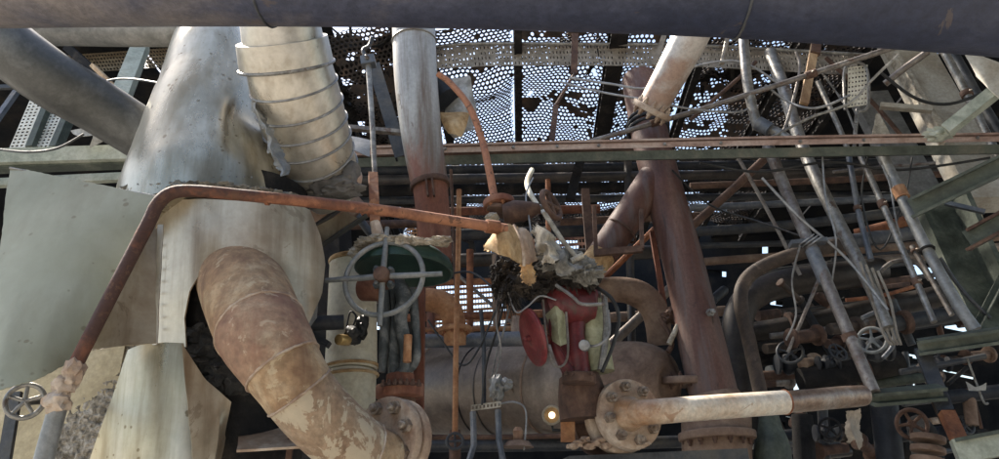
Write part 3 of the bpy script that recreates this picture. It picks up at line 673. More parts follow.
# ================================================================ drum
t = Thing('drum', 'large dark horizontal drum with brown rusty right end, behind the pipe stands', 'vessel')
t.part('shell', tube([(438,391,6.75,44),(520,389,6.3,44),(612,386,5.8,44)], 56, 3, .004), 'drum')
def disk_ring(x, y, Y, r, w, m, nm):
    a_ = P(x,y,Y); d = tangent((438,391,6.75),(612,386,5.8)); return t.part(nm, cyl_w(a_-d*w/2, a_+d*w/2, S(r,a_), seg=56, bev=.015), m)
disk_ring(437,391,6.755,46,.09,'flange_dust','end_ring'); disk_ring(430,391,6.79,44.5,.06,'drum','end_cover'); disk_ring(484,390,6.5,45,.025,'soot','band'); disk_ring(500,390,6.41,44.6,.02,'pipe_dark','band'); disk_ring(545,388.5,6.165,44.7,.012,'drum_rust','weld_seam'); disk_ring(600,386.4,5.865,45,.03,'drum_rust','band')
t.part('dished_end', tube([(610,386,5.82,44),(632,385,5.7,43.5),(648,384.5,5.62,42),(659,384,5.56,37),(666,384,5.52,29),(670,384,5.5,18),(671,384,5.49,4)], 48, 4), 'drum_rust'); t.done()
one('service_pipe', 'blue-grey level pipe running just above the drum', 'pipe', tube([(425,341,5.7,7),(545,338,5.75,7.5)], 20, 0, .01), 'steel_blue')
# ================================================================ instrument stand
t = Thing('instrument_stand', 'thin instrument stand with a perforated shelf in front of the drum', 'stand')
t.part('leg', tube([(473,412,4.9,3.2),(474,445,4.85,3.2),(466,470,4.8,3.2)], 8), 'steel_blue'); t.part('leg', tube([(498,410,4.9,3.2),(499,440,4.85,3.2),(505,470,4.8,3.2)], 8), 'steel_blue')
A = P(471,411,4.85); t.part('shelf', slotpanel(A, P(501,407,4.85), P(471,405,4.85), 8, 1, .5, .5), 'chalk')
t.part('post', tube([(484,405,4.95,2.2),(484,350,5,2.2),(481,310,5,2)], 8), 'steel_dark')
b = lump(P(497,388,4.9), (.05,.05,.09), 3, .4, 2.2, 3); lump(P(505,384,4.9), (.05,.04,.04), 3, .3, 2, 5, b); t.part('instrument', b, 'grey_clad')
t.part('cable', tube([(498,404,4.9,1),(515,402,4.88,1),(526,412,4.88,1),(524,450,4.88,1)], 6, 6), 'wire_grey'); t.done()
for lab, pp in (('thin dark cable looping down from the orange elbow across the drum', [(428,320,5,1.1),(445,345,5,1.1),(462,365,5,1.1),(478,350,5,1.1),(500,300,4.9,1.1)]),
    ('thin cable slanting from the charred wool down to the instrument stand', [(505,300,4.4,1.2),(497,330,4.6,1.2),(486,366,4.8,1.2),(482,405,4.85,1.2)]),
    ('loose cable arching from the red post over to the charred wool', [(412,296,4.2,1.1),(440,278,4.3,1.1),(470,272,4.3,1.1),(492,288,4.2,1.1),(496,300,4.2,1.1)])):
    one('cable', lab, 'cable', tube(pp, 6, 6), 'rubber')
t = Thing('bell_fitting', 'small rusty bell-shaped fitting on the deck below the drum', 'fitting')
c = P(518,446,4.9); t.part('base', cyl_w(P(518,447,4.9), P(518,441,4.9), S(16,c), S(11,c), 24), 'drum_rust'); t.part('neck', tube([(518,442,4.9,5),(518,436,4.9,4.6),(518,431,4.9,5.5),(518,427,4.9,3)], 14), 'elbow_red'); t.done()
t = Thing('lamp', 'small round lit lamp beside the orange-brown plate under the red valve', 'lamp')
c = P(552,415,4.3); n = V((-.15,-1,-.05)).normalized()
t.part('housing', cyl_w(c-n*.08, c+n*.0, S(7,c), S(9,c), 24), 'wool_tan'); t.part('rim', torus_w(c+n*.002, n, S(8.8,c), S(1.3,c), 28, 8), 'chalk'); t.part('bulb', lump(c+n*.004, (S(3.4,c),.012,S(3.4,c)), 2, 0), 'lamp_glow')
t.part('bracket', tube([(552,424,4.33,1.5),(553,430,4.33,1.5),(563,430,4.33,1.5)], 6), 'rubber'); t.done()
one('orange_plate', 'narrow upright plate with a faded orange patch beside the lit lamp', 'plate', beam((567,397,4.1),(568,442,4.1), 14, 4), 'rust_orange')
# ================================================================ red control valve
t = Thing('control_valve', 'burnt red control valve with a tilted red disc handwheel above the bolted flange pipe', 'valve')
b = bmesh.new(); tube([(546,308,3.96,15),(560,304,3.97,21),(576,304,3.98,22),(592,302,4.0,17),(598,302,4.0,10)], 24, 5, .1, b); tube([(553,306,4.0,11),(556,330,3.98,8),(562,352,3.98,9),(574,372,4.0,12)], 14, 4, .1, b); tube([(578,300,4.0,12),(575,330,3.98,10),(577,355,3.98,11),(579,376,4.0,13)], 16, 4, .1, b)
t.part('yoke', b, 'red_paint')
c = P(533,337,3.85); n = V((-.93,-.27,-.25)).normalized(); b = cyl_w(c-n*.018, c+n*.018, S(28,c), seg=44, bev=.012)
hw = t.part('handwheel', b, 'red_bright'); t.part('rim', torus_w(c, n, S(27.5,c), S(2.4,c), 48, 10), 'red_bright', hw); t.part('nut', bolt_w(c+n*.018, n, S(3,c), .03), 'red_paint', hw)
t.part('shaft', cyl_w(c-n*.02, P(560,342,4.0), S(5,c)), 'red_paint')
t.part('plate', loft([(545,314,3.93),(556,307,3.88),(568,309,3.93)], [(552,340,3.92),(560,346,3.88),(569,341,3.93)], 8, 8, .01, .012, 9, bulge=.03), 'olive')
t.part('cylinder', tube([(590,300,4.05,13),(594,330,4.05,13.5),(600,372,4.05,14.5)], 24, 3, .01), 'olive')
b = bmesh.new(); cyl_w(P(590,302,4.05), P(589,294,4.05), S(15,c), bm=b, bev=.01); tube([(604,292,3.98,3),(606,330,3.96,3),(601,370,3.96,4)], 8, 3, .3, b)
t.part('cap', b, 'galv')
t.part('impulse_tube', tube([(543,300,3.86,1.2),(546,335,3.84,1.2),(552,362,3.84,1.3),(562,366,3.86,1.3),(568,352,3.86,1.3),(566,312,3.88,1.3)], 8, 6), 'tube_grey')
t.part('arm', tube([(558,304,3.93,5),(552,325,3.92,4),(557,350,3.93,4.5),(570,372,3.95,6)], 14, 5, .1), 'red_paint')
t.part('clevis', cyl_w(P(579,384,3.9), P(579,374,3.9), S(17,c), seg=24, bev=.008), 'rust_dark')
for k in range(5): t.part('bolt', bolt_w(P(566+k*6.5,375,3.82), V((0,0,1)), S(2.2,c), .015), 'rust_dark')
t.part('pressure_gauge', cyl_w(P(585,346,3.85), P(584,345,3.78), S(5.5,c), seg=20, bev=.006), 'wire_grey')
t.part('impulse_tube', tube([(585,346,3.9,1.4),(598,345,3.86,1.4),(609,334,3.86,1.4),(608,310,3.88,1.4)], 8, 5), 'wire_grey')
t.part('body', tube([(579,376,4.05,20),(582,395,4.05,24),(584,420,4.05,24)], 24, 3), 'rust_dark'); t.done()
one('hose', 'dark rubber hose looping from the charred wool down beside the olive cylinder', 'hose', tube([(594,286,3.9,2),(611,298,3.86,2),(619,318,3.86,2),(613,345,3.86,2),(602,372,3.86,2)], 8, 6), 'rubber')
t = Thing('yellow_cover', 'torn dome-shaped yellowish cover at the right end of the thin rusty tube', 'cover')
t.part('cover', loft([(484,246,3.58),(496,234,3.5),(508,226,3.47),(517,227,3.5)], [(485,249,3.58),(500,257,3.46),(512,261,3.44),(524,264,3.5)], 24, 18, .012, .006, 7, bulge=.09, edge=.002), 'wool_tan')
t.part('back_half', loft([(517,227,3.51),(526,230,3.53),(533,238,3.6)], [(523,264,3.51),(530,265,3.54),(537,260,3.62)], 12, 14, .012, .01, 9, bulge=.05, edge=.003), 'flange_dust')
b = bmesh.new(); tube([(514,225,3.44,1.5),(522,243,3.4,1.6),(524,266,3.44,1.5)], 8, 4, .3, b); t.part('seam', b, 'flange_dust'); t.done()
random.seed(11)
b = lump(P(528,282,3.85), (.15,.11,.07), 4, .5, 2.2, 2)
for k, (x, y, sx, sz) in enumerate(((545,270,.11,.06),(575,276,.1,.06),(503,274,.06,.07),(530,262,.07,.06),(590,280,.05,.05),(510,290,.06,.05),(535,292,.06,.04),(498,285,.03,.06),(556,258,.06,.05))): lump(P(x,y,3.85), (sx,.09,sz), 4, .55, 2.6, k+40, b)
shards(b, P(525,278,3.82), (.18,.11,.09), 260, .04, .012); shards(b, P(570,277,3.82), (.15,.09,.07), 220, .035, .01); shards(b, P(508,292,3.8), (.06,.06,.09), 90, .09, .007, 1.8)
one('charred_wool', 'charred black insulation wool heaped on top of the red control valve', 'insulation', b, 'wool_brown')
random.seed(12)
t = Thing('torn_lagging', 'torn whitish lagging scraps right of the yellow cover, hanging over the charred wool', 'lagging')
t.part('scrap', loft([(528,232,3.72),(540,226,3.66),(548,230,3.7)], [(545,262,3.64),(554,264,3.6),(566,256,3.66)], 26, 30, .003, .03, 16, bulge=.06, edge=.011), 'chalk')
t.part('scrap', loft([(548,252,3.66),(560,250,3.64)], [(562,276,3.62),(584,268,3.64)], 24, 24, .003, .03, 18, bulge=.05, edge=.011), 'wool_grey')
t.part('scrap', loft([(520,258,3.6),(530,262,3.58)], [(524,284,3.6),(536,282,3.6)], 14, 22, .003, .02, 18, edge=.008), 'wool_tan')
t.part('fluff', shards(lump(P(556,258,3.74), (.1,.04,.06), 4, .6, 2.6, 63), P(556,260,3.72), (.08,.04,.05), 60, .03, .01), 'wool_grey')
t.part('fibres', shards(shards(bmesh.new(), P(556,262,3.68), (.1,.03,.06), 40, .045, .003, 1.6), P(528,272,3.62), (.04,.03,.05), 20, .045, .003, 1.8), 'wool_grey'); t.done()
b = lump(P(584,272,3.74), (.09,.06,.055), 4, .6, 2.6, 82)
shards(b, P(584,271,3.72), (.07,.05,.04), 80, .03, .01)
one('grey_wool', 'ash-grey wool tuft on the right end of the charred heap', 'insulation', b, 'wool_grey')
for lab, pp in (('loose wire curling out of the charred heap over the red disc wheel', [(508,292,3.8,.9),(516,312,3.76,.9),(528,306,3.76,.9),(540,296,3.76,.9),(556,300,3.74,.9)]),
   ('thin wire dangling from the left end of the charred heap', [(500,290,3.8,.9),(496,320,3.85,.9),(501,350,3.9,.9),(495,376,4.2,.9)]),
   ('wire sticking up from the charred heap behind the torn yellow cover', [(535,270,3.85,.9),(530,225,3.9,.9),(526,196,4.0,.9),(533,178,4.1,.9)]),
   ('pair of twisted leads running from the charred heap to the instrument stand', [(512,296,3.9,1.1),(504,330,4.2,1.1),(497,352,4.5,1.1),(492,376,4.8,1.1)])):
    one('wire', lab, 'wire', tube(pp, 6, 6), 'wire_grey')
t = Thing('white_rod', 'slim white rod with a small crosspiece leaning over the charred wool', 'rod')
t.part('rod', tube([(545,214,3.75,2.6),(562,240,3.72,2.6),(576,257,3.7,2.6)], 8), 'chalk'); t.part('crosspiece', tube([(571,261,3.7,3.2),(583,255,3.7,3.2)], 8), 'chalk'); t.done()
one('steel_tube', 'bright thin bent tube sticking out over the red control valve', 'tube', tube([(556,285,3.7,1.8),(572,296,3.66,1.8),(582,304,3.66,1.8),(604,304,3.66,1.8)], 8, 4), 'galv')
t = Thing('gate_valve', 'rusty small valve with a side handwheel above the torn yellow cover', 'valve')
b = bmesh.new(); tube([(503,214,3.95,9),(515,212,3.95,12),(528,210,3.95,9),(540,208,3.95,5)], 16, 4, .15, b); t.part('body', b, 'rust_dark')
c = P(551,205,3.95); wheel(t, c, V((.75,-.5,.2)), S(15,c), S(3,c), 4, 'rust_dark', .2); t.part('stem', cyl_w(P(538,208,3.95), c, S(2.6,c)), 'grey_clad')
lump(P(492,218,3.9), (.04,.04,.03), 3, .3, 2, 4, b2 := bmesh.new()); t.part('packing', b2, 'chalk'); t.done()
t = Thing('flanged_riser', 'rust-red curved thin riser arching from the foil bag down to a round flange', 'pipe')
t.part('riser', tube([(438,74,4.15,3),(452,85,4.15,3.2),(470,108,4.12,3.4),(482,140,4.1,3.6),(489,170,4.05,3.8),(494,196,4.0,4)], 12, 6), 'rust_tube')
c = P(499,204,4.0); flange(t, c, V((-.05,.1,1)), S(16,c), S(7,c), 6, 'rust_red', 'rust', bs=.14, bh=.2); t.part('flange', cyl_w(P(500,213,4.0), P(501,209,4.0), S(14,c), seg=28, bev=.005), 'rust_dark'); t.done()
one('white_hose', 'pale curved hose dropping from the pipe rack to the small rusty valve', 'hose', tube([(532,170,4.6,2.6),(527,184,4.4,2.6),(534,200,4.2,2.6),(545,214,4.0,2.4)], 8, 6), 'cream')
t = Thing('foil_bag', 'crumpled silver foil bag with a tan base hanging behind the upright pipe', 'bag')
t.part('foil', loft([(452,78,4.6),(470,78,4.6),(476,110,4.62)], [(440,128,4.5),(456,140,4.5),(475,128,4.55)], 18, 18, .004, .03, 7, bulge=.05), 'cloth_white')
t.part('base', loft([(438,112,4.42),(470,114,4.45)], [(448,134,4.4),(462,138,4.42)], 10, 8, .004, .015, 7, bulge=.04), 'wool_tan')
t.part('mouth', tube([(438,88,4.5,16),(448,100,4.48,14)], 20, 0, .05), 'soot_blue'); t.done()
# ================================================================ flanged pipe bottom right
t = Thing('flanged_pipe', 'white and rust horizontal pipe with a big bolted flange in front of the column foot', 'pipe')
t.part('pipe', tube([(634,413,3.93,12.8),(643,412.3,3.865,12.6),(662,411,3.85,12.5),(700,408,3.9,12.3),(785,402,4.15,11.8)], 28, 4, .01), 'valve_pipe')
t.part('end_section', tube([(784,402.1,4.148,11.2),(820,399,4.29,10.8),(850,396.5,4.4,10.8),(863,395.4,4.455,10.2)], 28, 4, .03), 'pipe_end')
ax = tangent((640,412,4.1),(785,402,4.4)); ax = (ax+V((0,.0,0))).normalized(); ax2 = V((.36,-.93,.02)).normalized()
c = P(628,414.5,4.0); i = flange(t, c, -ax2, S(35,c), S(13,c), 8, bs=.155, ring=.75, bh=.27, off=.2)
t.part('hub', tube([(628,414,3.985,18.5),(631,413.5,3.95,17),(638,412.8,3.9,13.6)], 28, 3), 'valve_pipe')
c2 = c-ax2*S(22,c); t.part('flange', cyl_w(c2-ax2*S(6,c), c2+ax2*S(6,c), S(36,c), seg=40, bev=.012), 'flange_dust')
c3 = c-ax2*S(62,c); t.part('back_flange', cyl_w(c3-ax2*S(6,c), c3+ax2*S(6,c), S(33,c), seg=40, bev=.012), 'rust_dark')
t.part('neck', cyl_w(c3, c2, S(22,c)), 'rust_dark')
t.part('weld_seam', torus_w(P(785,402,4.15), ax, S(12,c), S(1.2,c), 28, 8), 'rust', 0); t.done()
one('deck_slab', 'grey slab strewn with crumbs below the bolted flange', 'slab', beam_w(P(565,466,4.1), P(740,458,4.3), .2, .08), 'steel_dark')
b = bmesh.new()
for k in range(14): lump(P(573+k*5.5,446-(k%3)*3,4.0), (.03,.03,.018), 2, .5, 2, k+100, b)
one('ash_crumbs', 'crumbs of dusty ash lying under the bolted flange', 'ash', b, 'flange_dust', kind=None)
# ================================================================ rusty column with branch
t = Thing('branch_column', 'big rust-stained column with a slanted side branch, standing behind the main beam', 'column')
t.part('shaft', tube([(640,80,5.85,18),(646,115,5.75,18),(653,150,5.65,18.5),(661,180,5.6,19),(680,250,5.5,20),(692,300,5.45,21),(702,345,5.42,23),(714,396,5.4,24)], 36, 5, .008), 'column')
t.part('branch', tube([(660,170,5.62,16.5),(636,206,5.56,16),(618,232,5.52,15.5),(602,255,5.5,15)], 28, 4, .01), 'column')
a_ = P(622,231,5.5); t.part('weld_seam', torus_w(a_, P(604,252,5.5)-a_, S(16.3,a_), S(1.2,a_), 32, 8), 'rust_dark', 1)
t.part('branch_end', tube([(604,252,5.5,14.4),(586,275,5.48,14.2),(562,308,5.45,14)], 26, 4, .02), 'wool_tan')
b = bmesh.new()
for y, r in ((122,21),(127,21.5),(132,21.5)): a_ = P(648,y,5.72); torus_w(a_, P(653,y+30,5.65)-a_, S(r-1.5,a_), S(1.8,a_), 36, 8, b)
t.part('ring_stack', b, 'soot_blue')
a_ = P(712,400,5.4); t.part('foot', tube([(713,394,5.4,25),(715,402,5.4,30),(716,415,5.4,34),(717,470,5.4,34)], 36), 'drum_rust')
c = P(717,436,5.35); flange(t, c, V((0.05,0,1)), S(38,c), S(8,c), 14, 'drum_rust', 'rust_dark', bs=.07, bh=.14, ring=.85)
t.part('stud', bolt_w(P(709,313,5.27), V((.5,-1,0)), .03, .05), 'galv'); t.done()
t = Thing('inclined_pipe', 'light rust-streaked pipe slanting from top centre to a bolted joint on the column', 'pipe')
t.part('pipe', tube([(704,5,4.7,18.5),(690,38,4.9,18),(672,72,5.05,16.5),(652,108,5.25,15)], 30, 4, .008), 'pipe_light')
c = P(652,110,5.25); ax = tangent((690,38,4.9),(652,108,5.25)); flange(t, c, ax, S(21,c), S(6,c), 10, 'flange_dust', 'flange_dust', bs=.12, bh=.25, both=True); t.done()
one('support_bracket', 'rusty angle bracket frame hanging around the slanted column branch', 'bracket', beam_w(P(594,206,5.3), P(596,252,5.3), .03, .03, bm=beam_w(P(594,253,5.3), P(642,249,5.3), .04, .05, bm=beam_w(P(642,249,5.3), P(641,210,5.4), .03, .03))), 'rust_dark')
one('lagged_bend', 'dark brown pipe bend left of the column above the drum end', 'pipe', tube([(596,290,5.7,12),(625,290,5.7,13),(645,298,5.72,14),(656,315,5.75,13),(660,345,5.8,12)], 24, 5, .03), 'drum_rust')
one('slanted_rod', 'rusty thin rod slanting up behind the column branch', 'rod', tube([(600,282,5.9,3.2),(660,224,5.9,3.2)], 8), 'rust')
one('side_post', 'rust-red slim post just left of the column', 'post', beam((652,232,5.8),(668,330,5.75), 5, 5), 'rust_red')
t = Thing('rack_fitting', 'rusty cluster of bolts and tubes on the side of the column', 'fitting')
b = lump(P(672,315,5.5), (.07,.06,.06), 3, .5, 2.3, 8); tube([(660,318,5.45,2.5),(672,340,5.45,2.5),(668,352,5.45,3)], 8, 4, .2, b); t.part('body', b, 'rust_dark'); t.part('light_tube', tube([(678,325,5.4,2.6),(669,344,5.4,2.8)], 8), 'chalk'); t.done()
t = Thing('bolted_joint', 'brown pipe joint with a ring of bolts at the column foot', 'joint')
c = P(690,382,5.5); flange(t, c, V((.1,-.1,1)), S(30,c), S(7,c), 12, 'drum_rust', 'rust_dark', bs=.07, bh=.14, both=True); t.done()

random.seed(41)
for lab, pp, m in (
  ('brown level pipe behind the orange elbow, above the service pipe', [(400,318,7.6,4),(560,313,7.6,4)], 'rust'), ('thin rusty level pipe right above the blue-grey service pipe', [(415,330,7.0,2.6),(560,327,7.0,2.6)], 'rust_orange'),
  ('brown upright pipe behind the striped grating', [(470,250,7.8,3.5),(470,345,7.8,3.5)], 'rust'), ('dark upright pipe behind the dangling wires', [(496,255,7.4,4),(497,345,7.4,4)], 'drum_rust'),
  ('tan upright stub standing on the service pipe left of the red disc wheel', [(516,318,6.3,5),(516,345,6.2,5.5)], 'flange_dust'), ('rusty level pipe behind the brown lagged bend', [(600,318,7.6,5),(740,310,7.6,5)], 'drum_rust'),
  ('dim brown level pipe high behind the slanted column branch', [(560,222,8.0,4),(700,216,8.0,4)], 'rust_dark'), ('grey-brown slanting pipe behind the column and the lagged bend', [(610,345,7.2,5),(690,270,7.4,5)], 'drum'),
  ('thin upright rusty rod behind the charred heap', [(548,180,7.2,2.6),(549,345,7.0,2.6)], 'rust'), ('dark upright pipe behind the support bracket', [(628,160,7.6,4),(632,345,7.4,4)], 'pipe_dark'),
  ('level brown pipe crossing behind the hanger rod foot', [(330,226,6.0,4.5),(470,222,6.2,4.5)], 'rust_dark'), ('grey level pipe behind the cream column', [(300,300,6.2,6),(440,296,6.4,6)], 'drum'),
  ('dark slanting brace behind the upright pipe and the dome', [(345,200,5.6,4),(420,300,5.8,4)], 'steel_dark'), ('thin pale rod slanting behind the striped grating', [(430,250,7.9,1.8),(520,330,7.9,1.8)], 'tube_grey'),
  ('rust-brown upright pipe left of the orange elbow', [(430,225,7.2,4),(431,345,7.0,4)], 'rust_red')):
    t = Thing('far_pipe', lab, 'pipe', 'pipes in the gloom behind the valves'); t.part('pipe', tube(pp, 14, 0, .03), m); t.done()
# ================================================================ right side tubes
def tb(lab, pp, m, name='scaffold_tube', cat='tube', group=None, seg=14, sm=0, jit=0.0, cpl=()):
    t = Thing(name, lab, cat, group); t.part('tube', tube(pp, seg, sm, jit), m)
    for f in cpl:                    # couplers along a tube, each with its bolt
        x, y, Y, r = polyat(pp, f); x2, y2, Y2, _ = polyat(pp, min(1, f+.035)); a_, b_ = P(x,y,Y), P(x2,y2,Y2)
        k = t.part('coupler', cyl_w(a_, b_, S(r*1.45,a_), seg=16, bev=.004), 'rust_dark'); t.part('bolt', bolt_w((a_+b_)/2+V((.0,-S(r*1.4,a_),0)), V((.3,-1,0)), .009, .02), 'bolt_steel', k)
    return t.done()
tb('long thin tube slanting from the column joint up to the top right', [(586,143,5.5,2.6),(700,110,5.35,2.7),(800,78,5.2,2.8),(908,43,5.0,3)], 'tube_grey', 'brace_tube', cpl=(.2,.68))
t = Thing('bent_tube', 'pale tube hanging from the top, bent sideways just above the main beam', 'tube')
t.part('tube', tube([(743,30,5.3,5),(747,80,5.3,5),(756,122,5.3,5),(760,127,5.3,5.2),(776,132,5.25,5),(790,140,5.2,4.6)], 14, 5, .02), 'galv'); t.part('coupler', tube([(758,123,5.28,7),(770,130,5.25,7)], 14), 'steel_blue'); t.done()
t = Thing('scaffold_tube', 'long grey tube clamped to a blue-grey plate, slanting to the white pipe end', 'tube')
t.part('tube', tube([(768,146,5.3,5.8),(792,205,5.1,5.8),(818,262,4.95,5.9),(845,325,4.8,6),(874,392,4.65,6.2)], 16, 3, .01), 'tube_grey'); t.part('sleeve', tube([(812,250,4.96,7),(826,282,4.92,7)], 16), 'steel_blue')
t.part('joint_ring', tube([(848,333,4.78,7.5),(851,340,4.78,7.5)], 16), 'rust_dark'); t.done()
t = Thing('clamp_plate', 'blue-grey plate with wires tied round the long grey scaffold tube', 'plate')
t.part('plate', beam((790,244,5.0),(826,241,4.98), 13, 4), 'steel_blue'); b = bmesh.new()
for k in range(3): torus_w(P(806+k*4,240+k,4.98), V((.6,.1,-1)), S(9,P(806,240,4.98)), .006, 20, 6, b)
t.part('tie_wire', b, 'wire_grey'); t.done()
t = Thing('shiny_tube', 'dented silvery perforated tube slanting behind the main beam to a twisted lower end', 'tube')
t.part('tube', tube([(770,52,5.9,6),(786,95,5.75,6),(800,140,5.6,6),(822,190,5.4,6.3),(850,245,5.25,6.3),(872,290,5.1,6.3),(888,328,5.0,6)], 14, 4, .1), 'galv')
b = bmesh.new()
for k in range(4): tube([(860+k*6,262+k*3,5.08,1.5),(872+k*6,300,5.05,1.5),(884+k*4,335-k*2,5.0,1.5),(892+k*3,345,5.0,1.5)], 6, 4, 0, b)
t.part('torn_strip', b, 'tray'); t.done()
tb('thin pale tube left of the crossing wires, running straight down below the main beam', [(848,152,5.4,2.8),(858,210,5.3,2.8),(871,260,5.2,3)], 'steel_blue', cpl=(.5,))
tb('long thin pale tube from the main beam down right to the green lower beam', [(858,150,5.3,3),(886,212,5.1,3.2),(908,262,4.95,3.2),(934,322,4.8,3.2)], 'galv', cpl=(.3,.75))
t = Thing('scaffold_tube', 'thick tube with a rusty collar slanting down beside the dark plate post', 'tube')
t.part('tube', tube([(880,148,5.2,5.2),(905,205,5.05,5.4),(930,255,4.9,5.6),(958,305,4.8,5.8),(976,330,4.75,6)], 16, 3, .01), 'grey_clad'); t.part('collar', tube([(898,188,5.08,6.8),(903,198,5.06,6.8)], 16), 'rust_orange'); t.part('clip', torus_w(P(927,250,4.9), tangent((905,205,5.05),(930,255,4.9)), S(6.4,P(927,250,4.9)), .01, 24, 8), 'soot'); t.done()
tb('short thin tube leaning under the long pale tube beside the bright gap', [(912,246,5.6,2.6),(932,280,5.5,2.6),(952,315,5.4,2.6)], 'tube_grey', cpl=(.05,))
tb('slanted rusty strut rising from the column to the grey scaffold tube', [(690,228,6.6,4.2),(730,192,6.6,4.2),(772,152,6.5,4.2)], 'rust_dark', 'strut', 'strut', cpl=(.93,))
for lab, pp, m in (('thin steel cable stretched from the clamp plate to the dented tube end', [(762,178,5.0,1.4),(800,218,5.0,1.4),(846,258,5.0,1.4),(888,310,4.9,1.4)], 'wire_grey'),
    ('thin slack wire looping over the top of the column from the mesh deck', [(570,78,5.6,1.2),(610,84,5.5,1.2),(650,88,5.4,1.2),(690,68,5.4,1.2),(740,62,5.4,1.2),(780,85,5.4,1.2)], 'wire_grey'),
    ('twin wire crossing the upper column joint towards the curled right end', [(560,82,5.5,1.1),(600,92,5.4,1.1),(645,100,5.3,1.1),(690,109,5.3,1.1),(740,112,5.3,1.1),(756,100,5.3,1.1)], 'wire_grey'),
    ('wire hanging in a loop around the timber strip at upper right', [(765,85,5.3,1.2),(785,100,5.3,1.2),(806,108,5.2,1.2),(826,106,5.2,1.2),(850,95,5.2,1.2)], 'wire_grey'),
    ('wire slanting across the perforated hanger to the upper right duct', [(770,138,5.2,1.5),(810,118,5.2,1.5),(850,103,5.2,1.5),(872,80,5.2,1.5),(898,55,5.2,1.5)], 'galv'),
    ('kinked thin wire dangling below the main beam beside the collar tube', [(882,165,5.1,1),(890,185,5.1,1),(896,220,5.1,1),(902,238,5.1,1)], 'wire_grey'),
    ('thin wire drooping across the dark gap left of the perforated hanger', [(820,70,5.6,1.1),(836,92,5.6,1.1),(848,112,5.5,1.1),(862,150,5.4,1.1)], 'galv'),
    ('thin horizontal rod under the main beam at right between the slanting tubes', [(833,172,5.4,1.6),(880,167,5.4,1.6),(935,163,5.4,1.6)], 'tube_grey')):
    tb(lab, pp, m, 'wire', 'wire', seg=6, sm=5)
tb('straight thin tube below the timber strip, running down to the main beam', [(818,82,5.6,2.6),(838,125,5.5,2.6),(848,150,5.45,2.6)], 'galv')
t = Thing('timber_strip', 'orange-brown timber strip hanging from the top tray at upper right', 'strip')
t.part('strip', beam((816,40,5.6),(804,104,5.5), 8, 4), 'wood'); t.part('dark_upper_end', beam((818,30,5.62),(815,54,5.56), 9, 5), 'rust_dark'); t.done()
t = Thing('perforated_hanger', 'small rounded perforated plate hung on a wire loop at upper right', 'hanger')
A = P(847,108,5.5); t.part('plate', slotpanel(A, P(867,105,5.5), P(848,68,5.5), 6, 9, .55, .4), 'tray_pale')
t.part('loop', tube([(845,110,5.48,1.5),(844,74,5.48,1.5),(850,64,5.48,1.5),(862,64,5.48,1.5),(868,74,5.48,1.5),(868,106,5.48,1.5),(858,112,5.48,1.5)], 6, 5), 'galv'); t.part('stem', tube([(857,110,5.5,2),(854,150,5.45,2)], 8), 'galv'); t.done()
t = Thing('duct', 'broad beige duct slanting down behind the main beam at upper right', 'duct')
A1, B1 = P(898,36,6.2), P(990,205,5.6)
t.part('panel', beam_w(A1, B1, .38, .2, (0,-1,.2)), 'duct_beige'); t.part('edge_strip', beam_w(A1+V((-.2,-.06,-.03)), P(944,140,5.6), .05, .12, (0,-1,.2)), 'chalk'); t.done()
one('duct', 'narrower dull grey duct panel left of the broad beige one, running below the main beam', 'duct', beam_w(P(868,96,6.6), P(930,215,6.2), .36, .12, (0,-1,.2)), 'grey_clad')
one('hanging_sheet', 'pale triangular sheet hanging at the top right corner', 'metal sheet', loft([(958,46,4.6),(985,58,4.55),(1030,72,4.5)], [(976,76,4.6),(990,90,4.55),(1030,125,4.5)], 8, 8, .006, .006, 4), 'duct_beige')
t = Thing('green_strut', 'grey-green square strut slanting down to the left with a crumpled end at upper right', 'strut')
t.part('strut', beam((1025,68,4.5),(946,131,4.8), 15, 11), 'green_pale'); b = lump(P(940,134,4.85), (.1,.06,.05), 3, .4, 2.2, 9); t.part('crumpled_end', b, 'green_pale'); t.done()
t = Thing('short_beam', 'short cream flat bar above the main beam, left of the broad beige duct', 'bar'); t.part('bar', beam((880,106,5.6),(932,110,5.5), 7, 5), 'duct_beige'); t.done()
one('torn_scrap', 'pointed cream scrap of sheet standing on the main beam at right', 'scrap', loft([(876,114,5.4),(879,113,5.4)], [(872,136,5.35),(892,138,5.35)], 4, 6, .004, .01, 8), 'chalk')
one('short_tube', 'short stub of tube crossing the top of the beige duct', 'tube', tube([(885,84,5.4,3.4),(905,68,5.3,3.4),(928,52,5.2,3.4)], 12), 'tube_grey')
one('perforated_tray', 'small pale perforated strip behind the torn scrap at right', 'cable tray', slotpanel(P(916,122,6.0), P(926,118,6.0), P(928,142,5.9), 4, 7, .5, .5), 'tray_pale')
one('perforated_tray', 'pale perforated strip showing below the main beam beside the dull green beam', 'cable tray', slotpanel(P(938,160,5.9), P(948,157,5.9), P(952,182,5.8), 4, 7, .5, .5), 'tray_pale')
tb('bright upright tube right of the beige duct, crossing behind the green strut', [(938,40,5.4,4),(962,85,5.35,4),(985,130,5.3,4),(1005,170,5.2,4)], 'galv', cpl=(.4,))
tb('dark upright tube right of the beige duct near the top right sheet', [(948,44,5.7,5),(975,92,5.6,5),(1010,150,5.5,5)], 'steel_dark')
